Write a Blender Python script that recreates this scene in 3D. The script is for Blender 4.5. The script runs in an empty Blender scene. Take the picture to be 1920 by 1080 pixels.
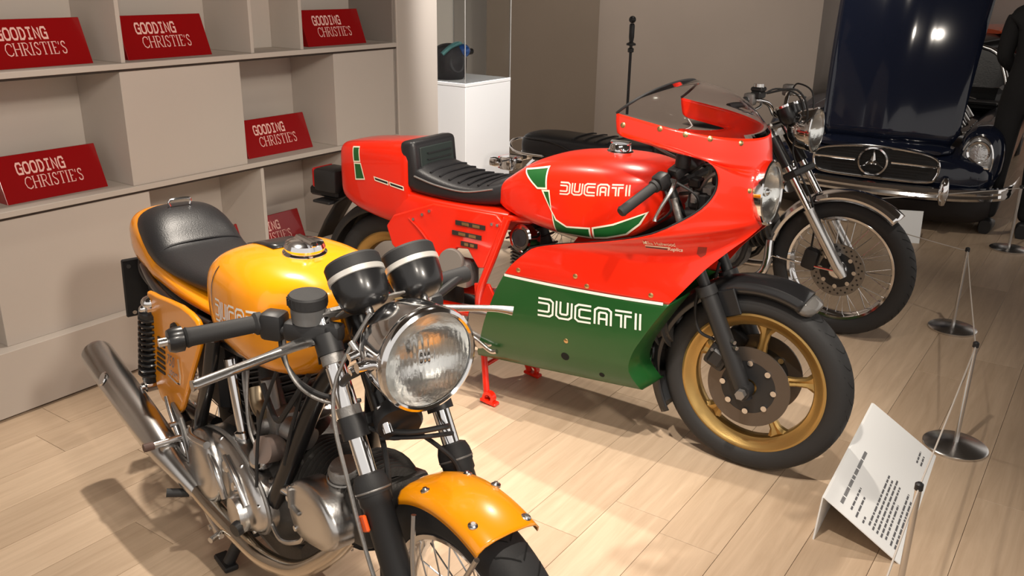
import bpy, bmesh, math, random
from mathutils import Vector, Matrix
from mathutils.bvhtree import BVHTree
random.seed(7)
PI = math.pi
S = bpy.context.scene
C = S.collection
V = Vector

# ------------------------------------------------------------------ camera
cam = bpy.data.cameras.new('camera'); co = bpy.data.objects.new('camera', cam); C.objects.link(co)
PITCH, ROLL, CAMZ = .3422, .0171, 1.6023
rt, up, fw = V((1, 0, 0)), V((0, math.sin(PITCH), math.cos(PITCH))), V((0, math.cos(PITCH), -math.sin(PITCH)))
c_, s_ = math.cos(ROLL), math.sin(ROLL)
r2, u2 = rt * c_ + up * s_, up * c_ - rt * s_
m4 = Matrix(((r2.x, u2.x, -fw.x, 0), (r2.y, u2.y, -fw.y, 0), (r2.z, u2.z, -fw.z, CAMZ), (0, 0, 0, 1)))
co.matrix_world = m4
cam.sensor_width = 36; cam.lens = 36 * 1658.62 / 1920; cam.clip_start = .05
S.camera = co

# ------------------------------------------------------------------ world, lights, exposure
wd = bpy.data.worlds.new('world'); S.world = wd; wd.use_nodes = True
wd.node_tree.nodes['Background'].inputs[0].default_value = (1.0, .93, .86, 1)
wd.node_tree.nodes['Background'].inputs[1].default_value = .85
S.view_settings.view_transform = 'Standard'; S.view_settings.look = 'None'
S.view_settings.gamma = 1; S.view_settings.exposure = 0.0; S.view_settings.use_curve_mapping = False

def spot(loc, aim, power, size=60, blend=.6, radius=.05, col=(1, .9, .78)):
    l = bpy.data.lights.new('ceiling_and_fill_spot', 'SPOT'); l.energy = power; l.spot_size = math.radians(size); l.spot_blend = blend
    l.shadow_soft_size = radius; l.color = col
    o = bpy.data.objects.new('ceiling_and_fill_spot', l); C.objects.link(o); o.location = loc
    o.rotation_euler = (V(aim) - V(loc)).to_track_quat('-Z', 'Y').to_euler()
    return o
spot((.55, 1.2, 3.5), (.0, 3.1, .6), 330, 50, .8)            # over the visitors, onto the red motorcycle
spot((-.3, 1.0, 3.5), (.35, 2.45, .0), 330, 52, .8)
spot((-1.25, 3.35, 3.5), (-.75, 2.15, .3), 360, 60, .7)      # in front of the shelves, onto the yellow motorcycle
spot((.35, 3.9, 3.5), (.2, 2.45, .0), 260, 52, .8)
spot((2.3, -1.0, 3.4), (-.9, 4.0, .7), 520, 44, .8, .25)       # added soft fill from the aisle side, brightens the shelf niches
spot((.6, -1.2, 3.4), (-1.6, 2.9, .7), 220, 44, .8, .25)  # second added fill, for the near end of the shelves
spot((1.9, 2.4, 3.5), (1.25, 3.9, .4), 150, 44, .8)          # third motorcycle
spot((1.3, 3.6, 3.5), (2.5, 6.1, .8), 120, 46, .8)           # dark car
spot((.1, 4.2, 3.5), (-.2, 5.5, 1.0), 700, 30, .6, col=(1, .96, .92))   # pedestal
spot((1.2, 5.2, 3.5), (1.2, 7.6, 1.3), 270, 100, 1.)         # back wall

# ------------------------------------------------------------------ materials
MATS = {}
def mat(name, col, rough=.5, metal=0, coat=0, bump=0, bscale=60, trans=0, emit=0, var=0, vscale=8, alpha=1, spec=.5, ior=1.45):
    if name in MATS: return MATS[name]
    m = bpy.data.materials.new(name); m.use_nodes = True; nt = m.node_tree; b = nt.nodes['Principled BSDF']
    b.inputs['Base Color'].default_value = (*col, 1); b.inputs['Roughness'].default_value = rough
    b.inputs['Metallic'].default_value = metal; b.inputs['Coat Weight'].default_value = coat; b.inputs['Coat Roughness'].default_value = .04
    b.inputs['Transmission Weight'].default_value = trans; b.inputs['Alpha'].default_value = alpha
    b.inputs['Specular IOR Level'].default_value = spec; b.inputs['IOR'].default_value = ior
    if emit: b.inputs['Emission Color'].default_value = (*col, 1); b.inputs['Emission Strength'].default_value = emit
    if bump or var:
        tc = nt.nodes.new('ShaderNodeTexCoord')
        if bump:
            n = nt.nodes.new('ShaderNodeTexNoise'); n.inputs['Scale'].default_value = bscale; n.inputs['Detail'].default_value = 4
            bp = nt.nodes.new('ShaderNodeBump'); bp.inputs['Strength'].default_value = bump; bp.inputs['Distance'].default_value = .004
            nt.links.new(tc.outputs['Object'], n.inputs['Vector']); nt.links.new(n.outputs[0], bp.inputs['Height']); nt.links.new(bp.outputs[0], b.inputs['Normal'])
        if var:
            n = nt.nodes.new('ShaderNodeTexNoise'); n.inputs['Scale'].default_value = vscale; n.inputs['Detail'].default_value = 5
            r = nt.nodes.new('ShaderNodeValToRGB')
            r.color_ramp.elements[0].position = .3; r.color_ramp.elements[1].position = .7
            r.color_ramp.elements[0].color = (*[x * (1 - var) for x in col], 1); r.color_ramp.elements[1].color = (*[min(1, x * (1 + var)) for x in col], 1)
            nt.links.new(tc.outputs['Object'], n.inputs['Vector']); nt.links.new(n.outputs[0], r.inputs[0]); nt.links.new(r.outputs[0], b.inputs['Base Color'])
    MATS[name] = m; return m

YEL = mat('yellow_paint', (.93, .33, .003), .25, coat=.6)
RED = mat('red_paint', (.78, .018, .003), .3, coat=.5)
GRN = mat('green_paint', (.010, .078, .016), .32, coat=.25)
DGRN = mat('green_decal', (.012, .10, .022), .35)
CRM = mat('cream_line', (.85, .78, .62), .5)
WHT = mat('white_line', (.85, .85, .8), .5)
PNK = mat('pale_pink_letter', (.9, .62, .52), .5)
CHR = mat('chrome', (.82, .82, .83), .09, 1)
ALU = mat('cast_alloy', (.58, .57, .56), .27, 1, bump=.06, bscale=180)
ALUD = mat('dull_alloy', (.30, .29, .28), .5, .85, bump=.25, bscale=150)
STL = mat('brushed_steel', (.62, .61, .6), .25, 1)
BLK = mat('black_enamel', (.012, .012, .013), .28, coat=.2)
BLM = mat('black_satin', (.016, .016, .017), .45)
RUB = mat('black_rubber', (.018, .018, .019), .62, bump=.1, bscale=300)
TYR = mat('tyre_rubber', (.022, .022, .023), .68, bump=.12, bscale=220)
GRV = mat('tread_groove', (.004, .004, .004), .9)
LEA = mat('black_vinyl', (.016, .016, .018), .38, bump=.15, bscale=240)
FIN = mat('dark_fins', (.075, .07, .065), .5, .6, bump=.3, bscale=120)
GLD = mat('gold_alloy', (.52, .34, .12), .34, .85, bump=.08, bscale=200)
DSC = mat('brake_disc', (.13, .11, .095), .42, .8)
GLS = mat('lens_glass', (.95, .97, .97), .03, trans=1.0, ior=1.2)
RFL = mat('reflector', (.92, .92, .9), .2, 1, bump=.5, bscale=40)
GLR = mat('ribbed_lens_glass', (.97, .98, .98), .03, trans=1.0, ior=1.4)
PLX = mat('clear_plexiglass', (.97, .95, .96), .02, trans=1.0, ior=1.06)
BRS = mat('brass_screw', (.62, .43, .2), .35, 1)
REDL = mat('red_lens', (.35, .01, .01), .2, coat=.5)
ORG = mat('orange_reflector', (.95, .12, .015), .3)
CRE = mat('cream_wall_paint', (.49, .435, .385), .75, bump=.08, bscale=40, var=.02, vscale=2)
TAU = mat('taupe_wall_paint', (.32, .27, .235), .8, bump=.08, bscale=40, var=.03, vscale=2)
TAUD = mat('dark_taupe_wall_paint', (.17, .135, .105), .8, bump=.08, bscale=40, var=.03, vscale=2)
GRA = mat('pale_grey_wall_paint', (.55, .52, .48), .8, bump=.06, bscale=40)
WPD = mat('white_pedestal_paint', (.85, .85, .85), .6)
SGN = mat('red_acrylic', (.27, .004, .005), .2, coat=.4)
LTR = mat('pink_white_letter', (.85, .5, .44), .5)
CARD = mat('white_card', (.86, .87, .87), .6)
INK = mat('printed_grey', (.12, .12, .13), .7)
NAVY = mat('navy_car_paint', (.008, .011, .024), .10, coat=.35, spec=.4)
CLOTH = mat('black_cloth', (.008, .008, .009), .85, bump=.3, bscale=90)
SKIN = mat('skin', (.5, .3, .22), .5)
CORD = mat('grey_cord', (.55, .5, .45), .6)

# ------------------------------------------------------------------ mesh helpers
def frame(d):
    d = V(d).normalized(); a = V((0, 0, 1)) if abs(d.z) < .9 else V((1, 0, 0))
    x = d.cross(a).normalized(); y = d.cross(x).normalized(); return x, y, d
def catmull(P, k=4, closed=False):
    P = [tuple(p) for p in P]; n = len(P); out = []
    for i in range(n if closed else n - 1):
        g = lambda j: P[j % n] if closed else P[max(0, min(n - 1, j))]
        a, b, c, d = g(i - 1), g(i), g(i + 1), g(i + 2)
        for q in range(k):
            t = q / k
            out.append(tuple(.5 * (2 * b[e] + (c[e] - a[e]) * t + (2 * a[e] - 5 * b[e] + 4 * c[e] - d[e]) * t * t + (3 * b[e] - a[e] - 3 * c[e] + d[e]) * t ** 3) for e in range(len(b))))
    if not closed: out.append(P[-1])
    return out
class G:
    def __init__(s): s.b = bmesh.new()
    def f(s, vs):
        try: return s.b.faces.new(vs)
        except ValueError: return None
    def loft(s, rings, cap=True, closed=True):
        R = [[s.b.verts.new(p) for p in r] for r in rings]; n = len(R[0])
        for a, b in zip(R, R[1:]):
            for i in range(n if closed else n - 1): s.f((a[i], a[(i + 1) % n], b[(i + 1) % n], b[i]))
        if cap and closed: s.f(R[0][::-1]); s.f(R[-1])
        return s
    def grid(s, P): return s.loft(P, False, False)
    def box(s, c, d, R=None, bev=0, seg=1):
        r = bmesh.ops.create_cube(s.b, size=1); vs = r['verts']
        for v in vs: v.co = V((v.co.x * d[0], v.co.y * d[1], v.co.z * d[2]))
        if bev:
            es = list({e for v in vs for e in v.link_edges}); q = bmesh.ops.bevel(s.b, geom=es, offset=bev, segments=seg, affect='EDGES', profile=.5)
            vs = list({v for v in q['verts']} | {v for v in vs if v.is_valid})
        for v in vs: v.co = (R @ v.co if R else v.co) + V(c)
        return s
    def tube(s, P, r, n=12, cap=True):
        P = [V(p) for p in P]; rr = r if isinstance(r, (list, tuple)) else [r] * len(P)
        x, y, d = frame(P[1] - P[0]); rings = []
        for i, p in enumerate(P):
            t = (P[min(i + 1, len(P) - 1)] - P[max(i - 1, 0)]).normalized()
            x = (x - t * x.dot(t)).normalized(); y = t.cross(x)
            rings.append([p + (x * math.cos(a) + y * math.sin(a)) * rr[i] for a in [2 * PI * k / n for k in range(n)]])
        return s.loft(rings, cap)
    def cyl(s, a, b, r, r1=None, n=24): return s.tube([a, b], [r, r if r1 is None else r1], n)
    def pipe(s, P, r, n=12, k=6):
        if isinstance(r, (list, tuple)):
            q = catmull([(*p, w) for p, w in zip(P, r)], k); return s.tube([p[:3] for p in q], [p[3] for p in q], n)
        return s.tube(catmull(P, k), r, n)
    def lathe(s, prof, o, ax, n=48, closed=False, cap=False):
        x, y, d = frame(ax); o = V(o); rings = []
        for r, h in prof:
            r = max(r, 1e-5); rings.append([o + d * h + (x * math.cos(a) + y * math.sin(a)) * r for a in [2 * PI * k / n for k in range(n)]])
        if closed: rings.append(rings[0])
        s.loft(rings, cap)
        if closed: bmesh.ops.remove_doubles(s.b, verts=s.b.verts, dist=1e-6)
        return s
    def prism(s, P, o, ux, uy, depth):
        ux, uy = V(ux), V(uy); n = ux.cross(uy).normalized(); o = V(o)
        a = [s.b.verts.new(o + ux * p[0] + uy * p[1]) for p in P]; b = [s.b.verts.new(v.co + n * depth) for v in a]
        k = len(P)
        for i in range(k): s.f((a[i], a[(i + 1) % k], b[(i + 1) % k], b[i]))
        s.f(a[::-1]); s.f(b); return s
    def sphere(s, c, r, sc=(1, 1, 1), u=24, v=14):
        q = bmesh.ops.create_uvsphere(s.b, u_segments=u, v_segments=v, radius=r)
        for w in q['verts']: w.co = V((w.co.x * sc[0], w.co.y * sc[1], w.co.z * sc[2])) + V(c)
        return s
    def arc(s, c, R, a0, a1, sec, n=40):
        # sweep a cross-section (list of (dr, y)) along an arc in the xz plane around c
        rings = []
        for i in range(n + 1):
            a = a0 + (a1 - a0) * i / n
            rings.append([V((c[0] + (R + dr) * math.cos(a), c[1] + y, c[2] + (R + dr) * math.sin(a))) for dr, y in sec])
        return s.loft(rings, False, False)
    def mesh(s, name, smooth=35, merge=0):
        if merge: bmesh.ops.remove_doubles(s.b, verts=s.b.verts, dist=merge)
        bmesh.ops.recalc_face_normals(s.b, faces=s.b.faces)
        m = bpy.data.meshes.new(name); s.b.to_mesh(m); s.b.free()
        if smooth:
            for p in m.polygons: p.use_smooth = True
            m.set_sharp_from_angle(angle=math.radians(smooth))
        return m
def obj(name, g, m, parent=None, smooth=35, solid=0, bevel=0, sub=0, merge=0, label=None):
    me = g.mesh(name, smooth, merge) if isinstance(g, G) else g
    if not me.materials: me.materials.append(m)
    o = bpy.data.objects.new(name, me); C.objects.link(o)
    if parent: o.parent = parent
    if solid: q = o.modifiers.new('solid', 'SOLIDIFY'); q.thickness = solid; q.offset = 0
    if bevel: q = o.modifiers.new('bevel', 'BEVEL'); q.width = bevel; q.segments = 2; q.limit_method = 'ANGLE'
    if sub: q = o.modifiers.new('sub', 'SUBSURF'); q.levels = sub; q.render_levels = sub
    if label: o['label'] = label
    return o
def thing(name, label, cat, loc=(0, 0, 0), rz=0, group=None):
    o = bpy.data.objects.new(name, None); C.objects.link(o); o.location = loc; o.rotation_euler = (0, 0, rz); o.empty_display_size = .1
    tag(o, label, cat, group); return o
def tag(o, label, cat, group=None):
    o['label'] = label; o['category'] = cat
    if group: o['group'] = group
    return o
def struct(o): o['kind'] = 'structure'; return o
def inst(src, parent, M=None, name=None):
    c = src.copy(); C.objects.link(c); c.parent = parent
    if M is not None: c.matrix_local = M
    return c
# cross-section ring in the yz plane
def sect(x, zb, zt, hw, n=32, e=2.6, yc=0, eb=None):
    zc, hz = (zb + zt) / 2, (zt - zb) / 2; r = []
    for k in range(n):
        a = 2 * PI * k / n; c, q = math.cos(a), math.sin(a); ee = eb if (eb and q < 0) else e
        r.append(V((x, yc + hw * math.copysign(abs(c) ** (2 / ee), c), zc + hz * math.copysign(abs(q) ** (2 / ee), q))))
    return r
def loftx(g, secs, e=2.6, k=4, n=32, cap=True, yc=0, eb=None):
    g.loft([sect(*s[:4], n=n, e=(s[4] if len(s) > 4 else e), yc=yc, eb=eb) for s in catmull(secs, k)], cap); return g
# flat strokes: polylines in 2D -> quads with mitred joints
def strokes(lines, w, seg=None):
    out = []
    for L in lines:
        ww = w
        if isinstance(L, tuple): L, ww = L
        P = [V(p) for p in L]
        cl = (P[0] - P[-1]).length < 1e-6
        if seg:
            Q = [P[0]]
            for a, b in zip(P, P[1:]):
                k = max(1, int((b - a).length / seg))
                Q += [a + (b - a) * (i + 1) / k for i in range(k)]
            P = Q
        n = len(P); A = []
        for i, p in enumerate(P):
            d0 = (p - P[i - 1]).normalized() if i else ((P[-1] - P[-2]).normalized() if cl else (P[1] - p).normalized())
            d1 = (P[i + 1] - p).normalized() if i < n - 1 else ((P[1] - P[0]).normalized() if cl else d0)
            t = (d0 + d1); t = t.normalized() if t.length > 1e-6 else d0
            nn = V((-t.y, t.x)); k = max(.5, abs(nn.dot(V((-d0.y, d0.x))))); h = nn * (ww / 2 / k)
            A.append((p + h, p - h))
        for (a, b), (c, d) in zip(A, A[1:]): out.append([a, b, d, c])
    return out
# a letter drawn in the unit square -> strokes
DUC = {'D': [[(0, 1), (.8, 1), (1, .86), (1, .14), (.8, 0), (0, 0)], [(0, .74), (.66, .74), (.74, .68), (.74, .32), (.66, .26), (0, .26)]],
       'U': [[(0, 1), (0, .14), (.2, 0), (.8, 0), (1, .14), (1, 1)], [(.26, 1), (.26, .32), (.34, .26), (.66, .26), (.74, .32), (.74, 1)]],
       'C': [[(1, 1), (.2, 1), (0, .86), (0, .14), (.2, 0), (1, 0)], [(1, .74), (.34, .74), (.26, .68), (.26, .32), (.34, .26), (1, .26)]],
       'A': [[(0, 0), (0, .86), (.2, 1), (.8, 1), (1, .86), (1, 0)], [(.26, 0), (.26, .68), (.34, .74), (.66, .74), (.74, .68), (.74, 0)], [(.26, .36), (.74, .36)]],
       'T': [[(0, 1), (1, 1)], [(0, .74), (.38, .74), (.38, 0)], [(1, .74), (.62, .74), (.62, 0)]],
       'I': [[(0, 0), (0, 1)], [(.26, 0), (.26, 1)]]}
def ducati():
    x = 0; L = []
    for ch in 'DUCATI':
        for l in DUC[ch]: L.append([(x + p[0], p[1]) for p in l])
        x += (.26 if ch == 'I' else 1) + .24
    W = x - .24
    return [[(p[0] / W, p[1]) for p in l] for l in L], W
# surfaces to lay decals on, from the right-hand side (y -> +) of a vehicle
class Surf:
    def __init__(s, objs):
        vs, fs = [], []
        dg = bpy.context.evaluated_depsgraph_get()
        for o in objs:
            me = o.data; k = len(vs); vs += [v.co.copy() for v in me.vertices]; fs += [[i + k for i in p.vertices] for p in me.polygons]
        s.t = BVHTree.FromPolygons(vs, fs)
    def hit(s, x, z, d=1, y0=-.8):
        h = s.t.ray_cast(V((x, y0 * d, z)), V((0, d, 0)))
        return h
    def y(s, x, z, off=.0012, d=1):
        h = s.hit(x, z, d)
        if h[0] is None:
            n = s.t.find_nearest(V((x, -.2 * d, z))); return n[0].y - off * d
        return h[0].y - off * d
def decal(name, polys, surf, m, parent, off=.0016, d=1, maxlen=.012, label=None):
    b = bmesh.new()
    for P in polys:
        vs = [b.verts.new((p[0], 0, p[1])) for p in P]
        try: b.faces.new(vs)
        except ValueError: pass
    bmesh.ops.triangulate(b, faces=[f for f in b.faces if len(f.verts) > 4])
    for _ in range(5):
        es = [e for e in b.edges if e.calc_length() > maxlen]
        if not es: break
        bmesh.ops.subdivide_edges(b, edges=es, cuts=1, use_grid_fill=True)
    for v in b.verts: v.co.y = surf.y(v.co.x, v.co.z, off, d)
    me = bpy.data.meshes.new(name); b.to_mesh(me); b.free()
    for p in me.polygons: p.use_smooth = True
    return obj(name, me, m, parent, label=label)
def outline(P, w): return strokes([[*P, P[0]]], w)
def bil(q, u, v):
    a, b, c, d = [V(p) for p in q]   # bl, br, tr, tl
    return (a * (1 - u) + b * u) * (1 - v) + (d * (1 - u) + c * u) * v
# ================================================================== the room
WYAW = .97; WO = V((-1.885, 2.903, 0)); WD = V((math.cos(WYAW), math.sin(WYAW), 0)); WN = V((-math.sin(WYAW), math.cos(WYAW), 0))
def wl(s, y, z=0): return WO + WD * s + WN * y + V((0, 0, z))

def wood(name, tones):
    m = bpy.data.materials.new(name); m.use_nodes = True; nt = m.node_tree; b = nt.nodes['Principled BSDF']; N = nt.nodes.new; L = nt.links.new
    tc = N('ShaderNodeTexCoord'); mp = N('ShaderNodeMapping'); mp.inputs['Scale'].default_value = (1.2, 16, 1); oi = N('ShaderNodeObjectInfo')
    mul = N('ShaderNodeVectorMath'); mul.operation = 'ADD'; cx = N('ShaderNodeCombineXYZ'); mm = N('ShaderNodeMath'); mm.operation = 'MULTIPLY'; mm.inputs[1].default_value = 50
    L(oi.outputs['Random'], mm.inputs[0]); L(mm.outputs[0], cx.inputs[0]); L(mm.outputs[0], cx.inputs[1])
    L(tc.outputs['Object'], mul.inputs[0]); L(cx.outputs[0], mul.inputs[1]); L(mul.outputs[0], mp.inputs[0])
    n = N('ShaderNodeTexNoise'); n.inputs['Scale'].default_value = 2.2; n.inputs['Detail'].default_value = 8; n.inputs['Roughness'].default_value = .62; n.inputs['Distortion'].default_value = .6
    L(mp.outputs[0], n.inputs['Vector'])
    r = N('ShaderNodeValToRGB'); r.color_ramp.elements[0].position = .32; r.color_ramp.elements[1].position = .7
    r.color_ramp.elements[0].color = (*tones[0], 1); r.color_ramp.elements[1].color = (*tones[1], 1); L(n.outputs[0], r.inputs[0])
    r2_ = N('ShaderNodeValToRGB'); r2_.color_ramp.elements[0].color = (.86, .84, .82, 1); r2_.color_ramp.elements[1].color = (1.08, 1.08, 1.08, 1); L(oi.outputs['Random'], r2_.inputs[0])
    mx = N('ShaderNodeMix'); mx.data_type = 'RGBA'; mx.blend_type = 'MULTIPLY'; mx.inputs[0].default_value = 1
    L(r.outputs[0], mx.inputs[6]); L(r2_.outputs[0], mx.inputs[7]); L(mx.outputs[2], b.inputs['Base Color'])
    b.inputs['Roughness'].default_value = .42
    bp = N('ShaderNodeBump'); bp.inputs['Strength'].default_value = .12; bp.inputs['Distance'].default_value = .002; L(n.outputs[0], bp.inputs['Height']); L(bp.outputs[0], b.inputs['Normal'])
    return m
OAK = wood('oak_plank', ((.50, .37, .255), (.62, .475, .34)))
GAP = mat('floor_gap', (.42, .31, .21), .8)
fl = struct(obj('floor', G().box((2.5, 5.0, -.03), (17, 17, .036)), GAP)); fl['label'] = 'pale oak plank floor'
pw = .19; t = -4.75
while t < .30:
    s = -1.6 - random.random() * 1.4
    while s < 12.5:
        ln = random.choice([1.1, 1.4, 1.7, 2.0])
        c = wl(s + ln / 2, t + pw / 2)
        o = obj('plank', G().box((0, 0, .0), (ln - .0014, pw - .0014, .024), bev=.0006), OAK, fl, smooth=0)
        o.location = (c.x, c.y, -.0115); o.rotation_euler = (0, 0, WYAW)
        s += ln
    t += pw

# ---- walls
struct(obj('wall_left', G().box((0, 0, 0), (5.6, .1, 3.7)), CRE)).matrix_world = Matrix.Translation(wl(-.2, .45, 1.85)) @ Matrix.Rotation(WYAW, 4, 'Z')
struct(obj('wall_pier', G().box((0, 0, 0), (.335, .36, 3.7), bev=.004), CRE)).matrix_world = Matrix.Translation(wl(2.4525, .22, 1.85)) @ Matrix.Rotation(WYAW, 4, 'Z')
struct(obj('wall_back', G().box((1.58, 7.65, 1.85), (1.85, .1, 3.7)), TAU))
struct(obj('wall_return', G().box((0, 0, 0), (3.9, .1, 3.7)), TAU)).matrix_world = Matrix.Translation((3.46, 9.30, 1.85)) @ Matrix.Rotation(math.atan2(.855, .52), 4, 'Z')
struct(obj('wall_rear', G().box((6.1, 12.55, 1.85), (10.05, .1, 3.7)), TAU))
struct(obj('wall_partition', G().box((.21, 7.45, 1.85), (.90, .12, 3.7)), TAUD))
struct(obj('wall_far', G().box((-1.9, 7.9, 1.85), (3.3, .1, 3.7)), GRA))
struct(obj('ceiling', G().box((2.0, 5.2, 3.76), (12.5, 13.9, .1)), mat('dark_ceiling_paint', (.09, .08, .07), .9)))
# ---- shelving with niches
sh = thing('display_shelving', 'cream wall shelving with open niches and closed panels', 'shelving', tuple(wl(0, 0)), WYAW)
F0, BK = .05, .36      # front plane, back panel
def bx(name, s0, s1, y0, y1, z0, z1, m=CRE, par=sh, bev=.0015, label=None):
    return obj(name, G().box(((s0 + s1) / 2, (y0 + y1) / 2, (z0 + z1) / 2), (s1 - s0, y1 - y0, z1 - z0), bev=bev), m, par, smooth=0, label=label)
bx('plinth', -1.6, 2.28, 0, .40, .012, .262)
bx('painted_shadow_gap', -1.6, 2.28, .02, .40, .0, .012, mat('painted_shade', (.03, .02, .015), .9))  # near-black strip, the shade under the plinth is put into its colour
bx('back_panel', -1.6, 2.28, BK, .40, .262, 2.2)
SH = [.765, 1.248, 1.75]
for z in SH:
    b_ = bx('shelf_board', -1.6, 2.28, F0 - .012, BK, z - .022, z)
    bx('painted_shadow_line', -1.6, 2.28, F0 - .006, F0 + .05, z - .031, z - .022, MATS['painted_shade'], b_, 0)  # dark strip painted as the shadow below the board's front edge
bx('top_board', -1.6, 2.28, F0 - .012, .40, 2.2, 2.23)
P = .018
# row 1: closed panel, two niches ; row 2 ; row 3
for s0, s1 in [(.10, .755), (-1.6, -.45)]: bx('closed_panel', s0, s1, F0, BK, .262, SH[0] - .022)
for s0, s1 in [(1.335, 1.335 + P), (1.865, 1.865 + P)]: bx('divider', s0, s1, F0, BK, .262, SH[0] - .022)
for s0, s1 in [(.69, 1.265), (1.83, 2.28), (-1.2, -.35)]: bx('closed_panel', s0, s1, F0, BK, SH[0], SH[1] - .022)
for s0 in [.705, 1.335, 1.625, 2.262, -.1]: bx('divider', s0, s0 + P, F0, BK, SH[1], SH[2] - .022)
bx('closed_panel', 1.353, 1.625, F0 + .20, BK, SH[1], SH[2] - .022)
for s0 in [.2, 1.0, 1.7]: bx('divider', s0, s0 + P, F0, BK, SH[2], 2.2)
bx('closed_panel', 1.0 + P, 1.7, F0, BK, SH[2], 2.2)
bx('end_panel', 2.262, 2.28, F0, .40, .262, 2.2)

# ---- red auction-house signs : lettering
GOOD = {'G': [[(.95, .74), (.78, 1), (.22, 1), (.05, .8), (.05, .2), (.22, 0), (.95, 0), (.95, .48), (.55, .48)]],
        'O': [[(.25, 1), (.75, 1), (.95, .78), (.95, .22), (.75, 0), (.25, 0), (.05, .22), (.05, .78), (.25, 1)]],
        'D': [[(-.02, 1), (.62, 1), (.95, .72), (.95, .28), (.62, 0), (-.02, 0)], [(.16, 0), (.16, 1)]],
        'I': [[(.5, 0), (.5, 1)], [(.1, 1), (.9, 1)], [(.1, 0), (.9, 0)]],
        'N': [[(.1, 0), (.1, 1), (.88, 0), (.88, 1)]]}
CHRI = {'C': (.9, [([(.86, .72), (.8, .92), (.5, 1), (.22, .86), (.08, .5), (.22, .14), (.5, 0), (.78, .08), (.88, .24)], .09)]),
        'H': (.95, [([(.16, 0), (.16, 1)], .13), ([(.8, 0), (.8, 1)], .13), ([(.16, .52), (.8, .52)], .06), ([(.02, 1), (.3, 1)], .05), ([(.02, 0), (.3, 0)], .05), ([(.66, 1), (.94, 1)], .05), ([(.66, 0), (.94, 0)], .05)]),
        'R': (.85, [([(.16, 0), (.16, 1)], .13), ([(.02, 1), (.5, 1), (.68, .9), (.7, .72), (.6, .56), (.46, .5), (.16, .5)], .07), ([(.42, .5), (.72, .06), (.86, 0)], .11), ([(.02, 0), (.3, 0)], .05)]),
        'I': (.42, [([(.2, 0), (.2, 1)], .13), ([(.04, 1), (.36, 1)], .05), ([(.04, 0), (.36, 0)], .05)]),
        'S': (.66, [([(.54, .78), (.5, .94), (.32, 1), (.14, .92), (.1, .74), (.22, .58), (.46, .44), (.56, .26), (.48, .06), (.3, 0), (.12, .06), (.06, .24)], .10)]),
        'T': (.8, [([(.4, 0), (.4, 1)], .13), ([(.04, .8), (.06, 1), (.74, 1), (.76, .8)], .06), ([(.24, 0), (.56, 0)], .05)]),
        'E': (.72, [([(.16, 0), (.16, 1)], .13), ([(.02, 1), (.6, 1), (.62, .82)], .06), ([(.16, .52), (.48, .52)], .06), ([(.02, 0), (.62, 0), (.66, .2)], .06)]),
        "'": (.22, [([(.1, 1), (.07, .74)], .09)])}
def sign_lettering():
    q1, q2 = [], []; x = 0
    for ch in 'GOODING': q1 += strokes([[(x + p[0] * .82, p[1]) for p in l] for l in GOOD[ch]], .2); x += 1.03
    w1 = x - .2; x = 0
    for ch in "CHRISTIE'S":
        w, ls = CHRI[ch]; q2 += strokes([([(x + p[0], p[1]) for p in l], t) for l, t in ls], .1); x += w + .06
    return q1, w1, q2, x
Q1, W1, Q2, W2 = sign_lettering()
SW, SHT, SD = .40, .168, .085   # width, height, recess of the sloping face
def make_sign(label, loc, rz, sc=1):
    r = thing('wedge_sign', label, 'sign', loc, rz, 'red auction house signs on the shelves')
    # sloping front face from (y=0,z=0) back to (y=.06,z=SHT)
    prof = [(0, 0), (.062, SHT), (.070, SHT), (.118, 0)]
    g = G(); g.loft([[V((x, p[0], p[1])) for p in prof] for x in (0, SW)])
    obj('block', g, SGN, r, smooth=0, bevel=.0015)
    uz = V((0, .062, SHT)).normalized(); nn = V((0, -SHT, .062)).normalized(); o0 = V((0, 0, 0)) + nn * .0012
    H = V((0, .062, SHT)).length
    for nm, Q, w, x0, z0, tw, hh in (('upper_lettering', Q1, W1, .072, .104, .185, .040), ('lower_lettering', Q2, W2, .085, .045, .232, .045)):
        b = G()
        for q in Q: b.f([b.b.verts.new(o0 + V((x0 + p.x / w * tw, 0, 0)) + uz * (z0 * H / SHT * .95 + p.y * hh)) for p in q])
        obj(nm, b, LTR, r, smooth=0)
    return r
make_sign('red sign in the middle row niche by the left edge', tuple(wl(.225, .125, SH[0])), WYAW)
make_sign('red sign in the middle row niche right of the blank closed panel', tuple(wl(1.335, .125, SH[0])), WYAW)
make_sign('red sign in the top row, cut by the left edge', tuple(wl(.235, .125, SH[1])), WYAW)
make_sign('red sign in the top row with a bright lamp glint', tuple(wl(.785, .125, SH[1])), WYAW)
make_sign('red sign in the top row nearest the white pedestal', tuple(wl(1.745, .125, SH[1])), WYAW)
make_sign('red sign in the bottom niche above the yellow tank, half hidden', tuple(wl(1.325, .20, .262)), WYAW)

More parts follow.
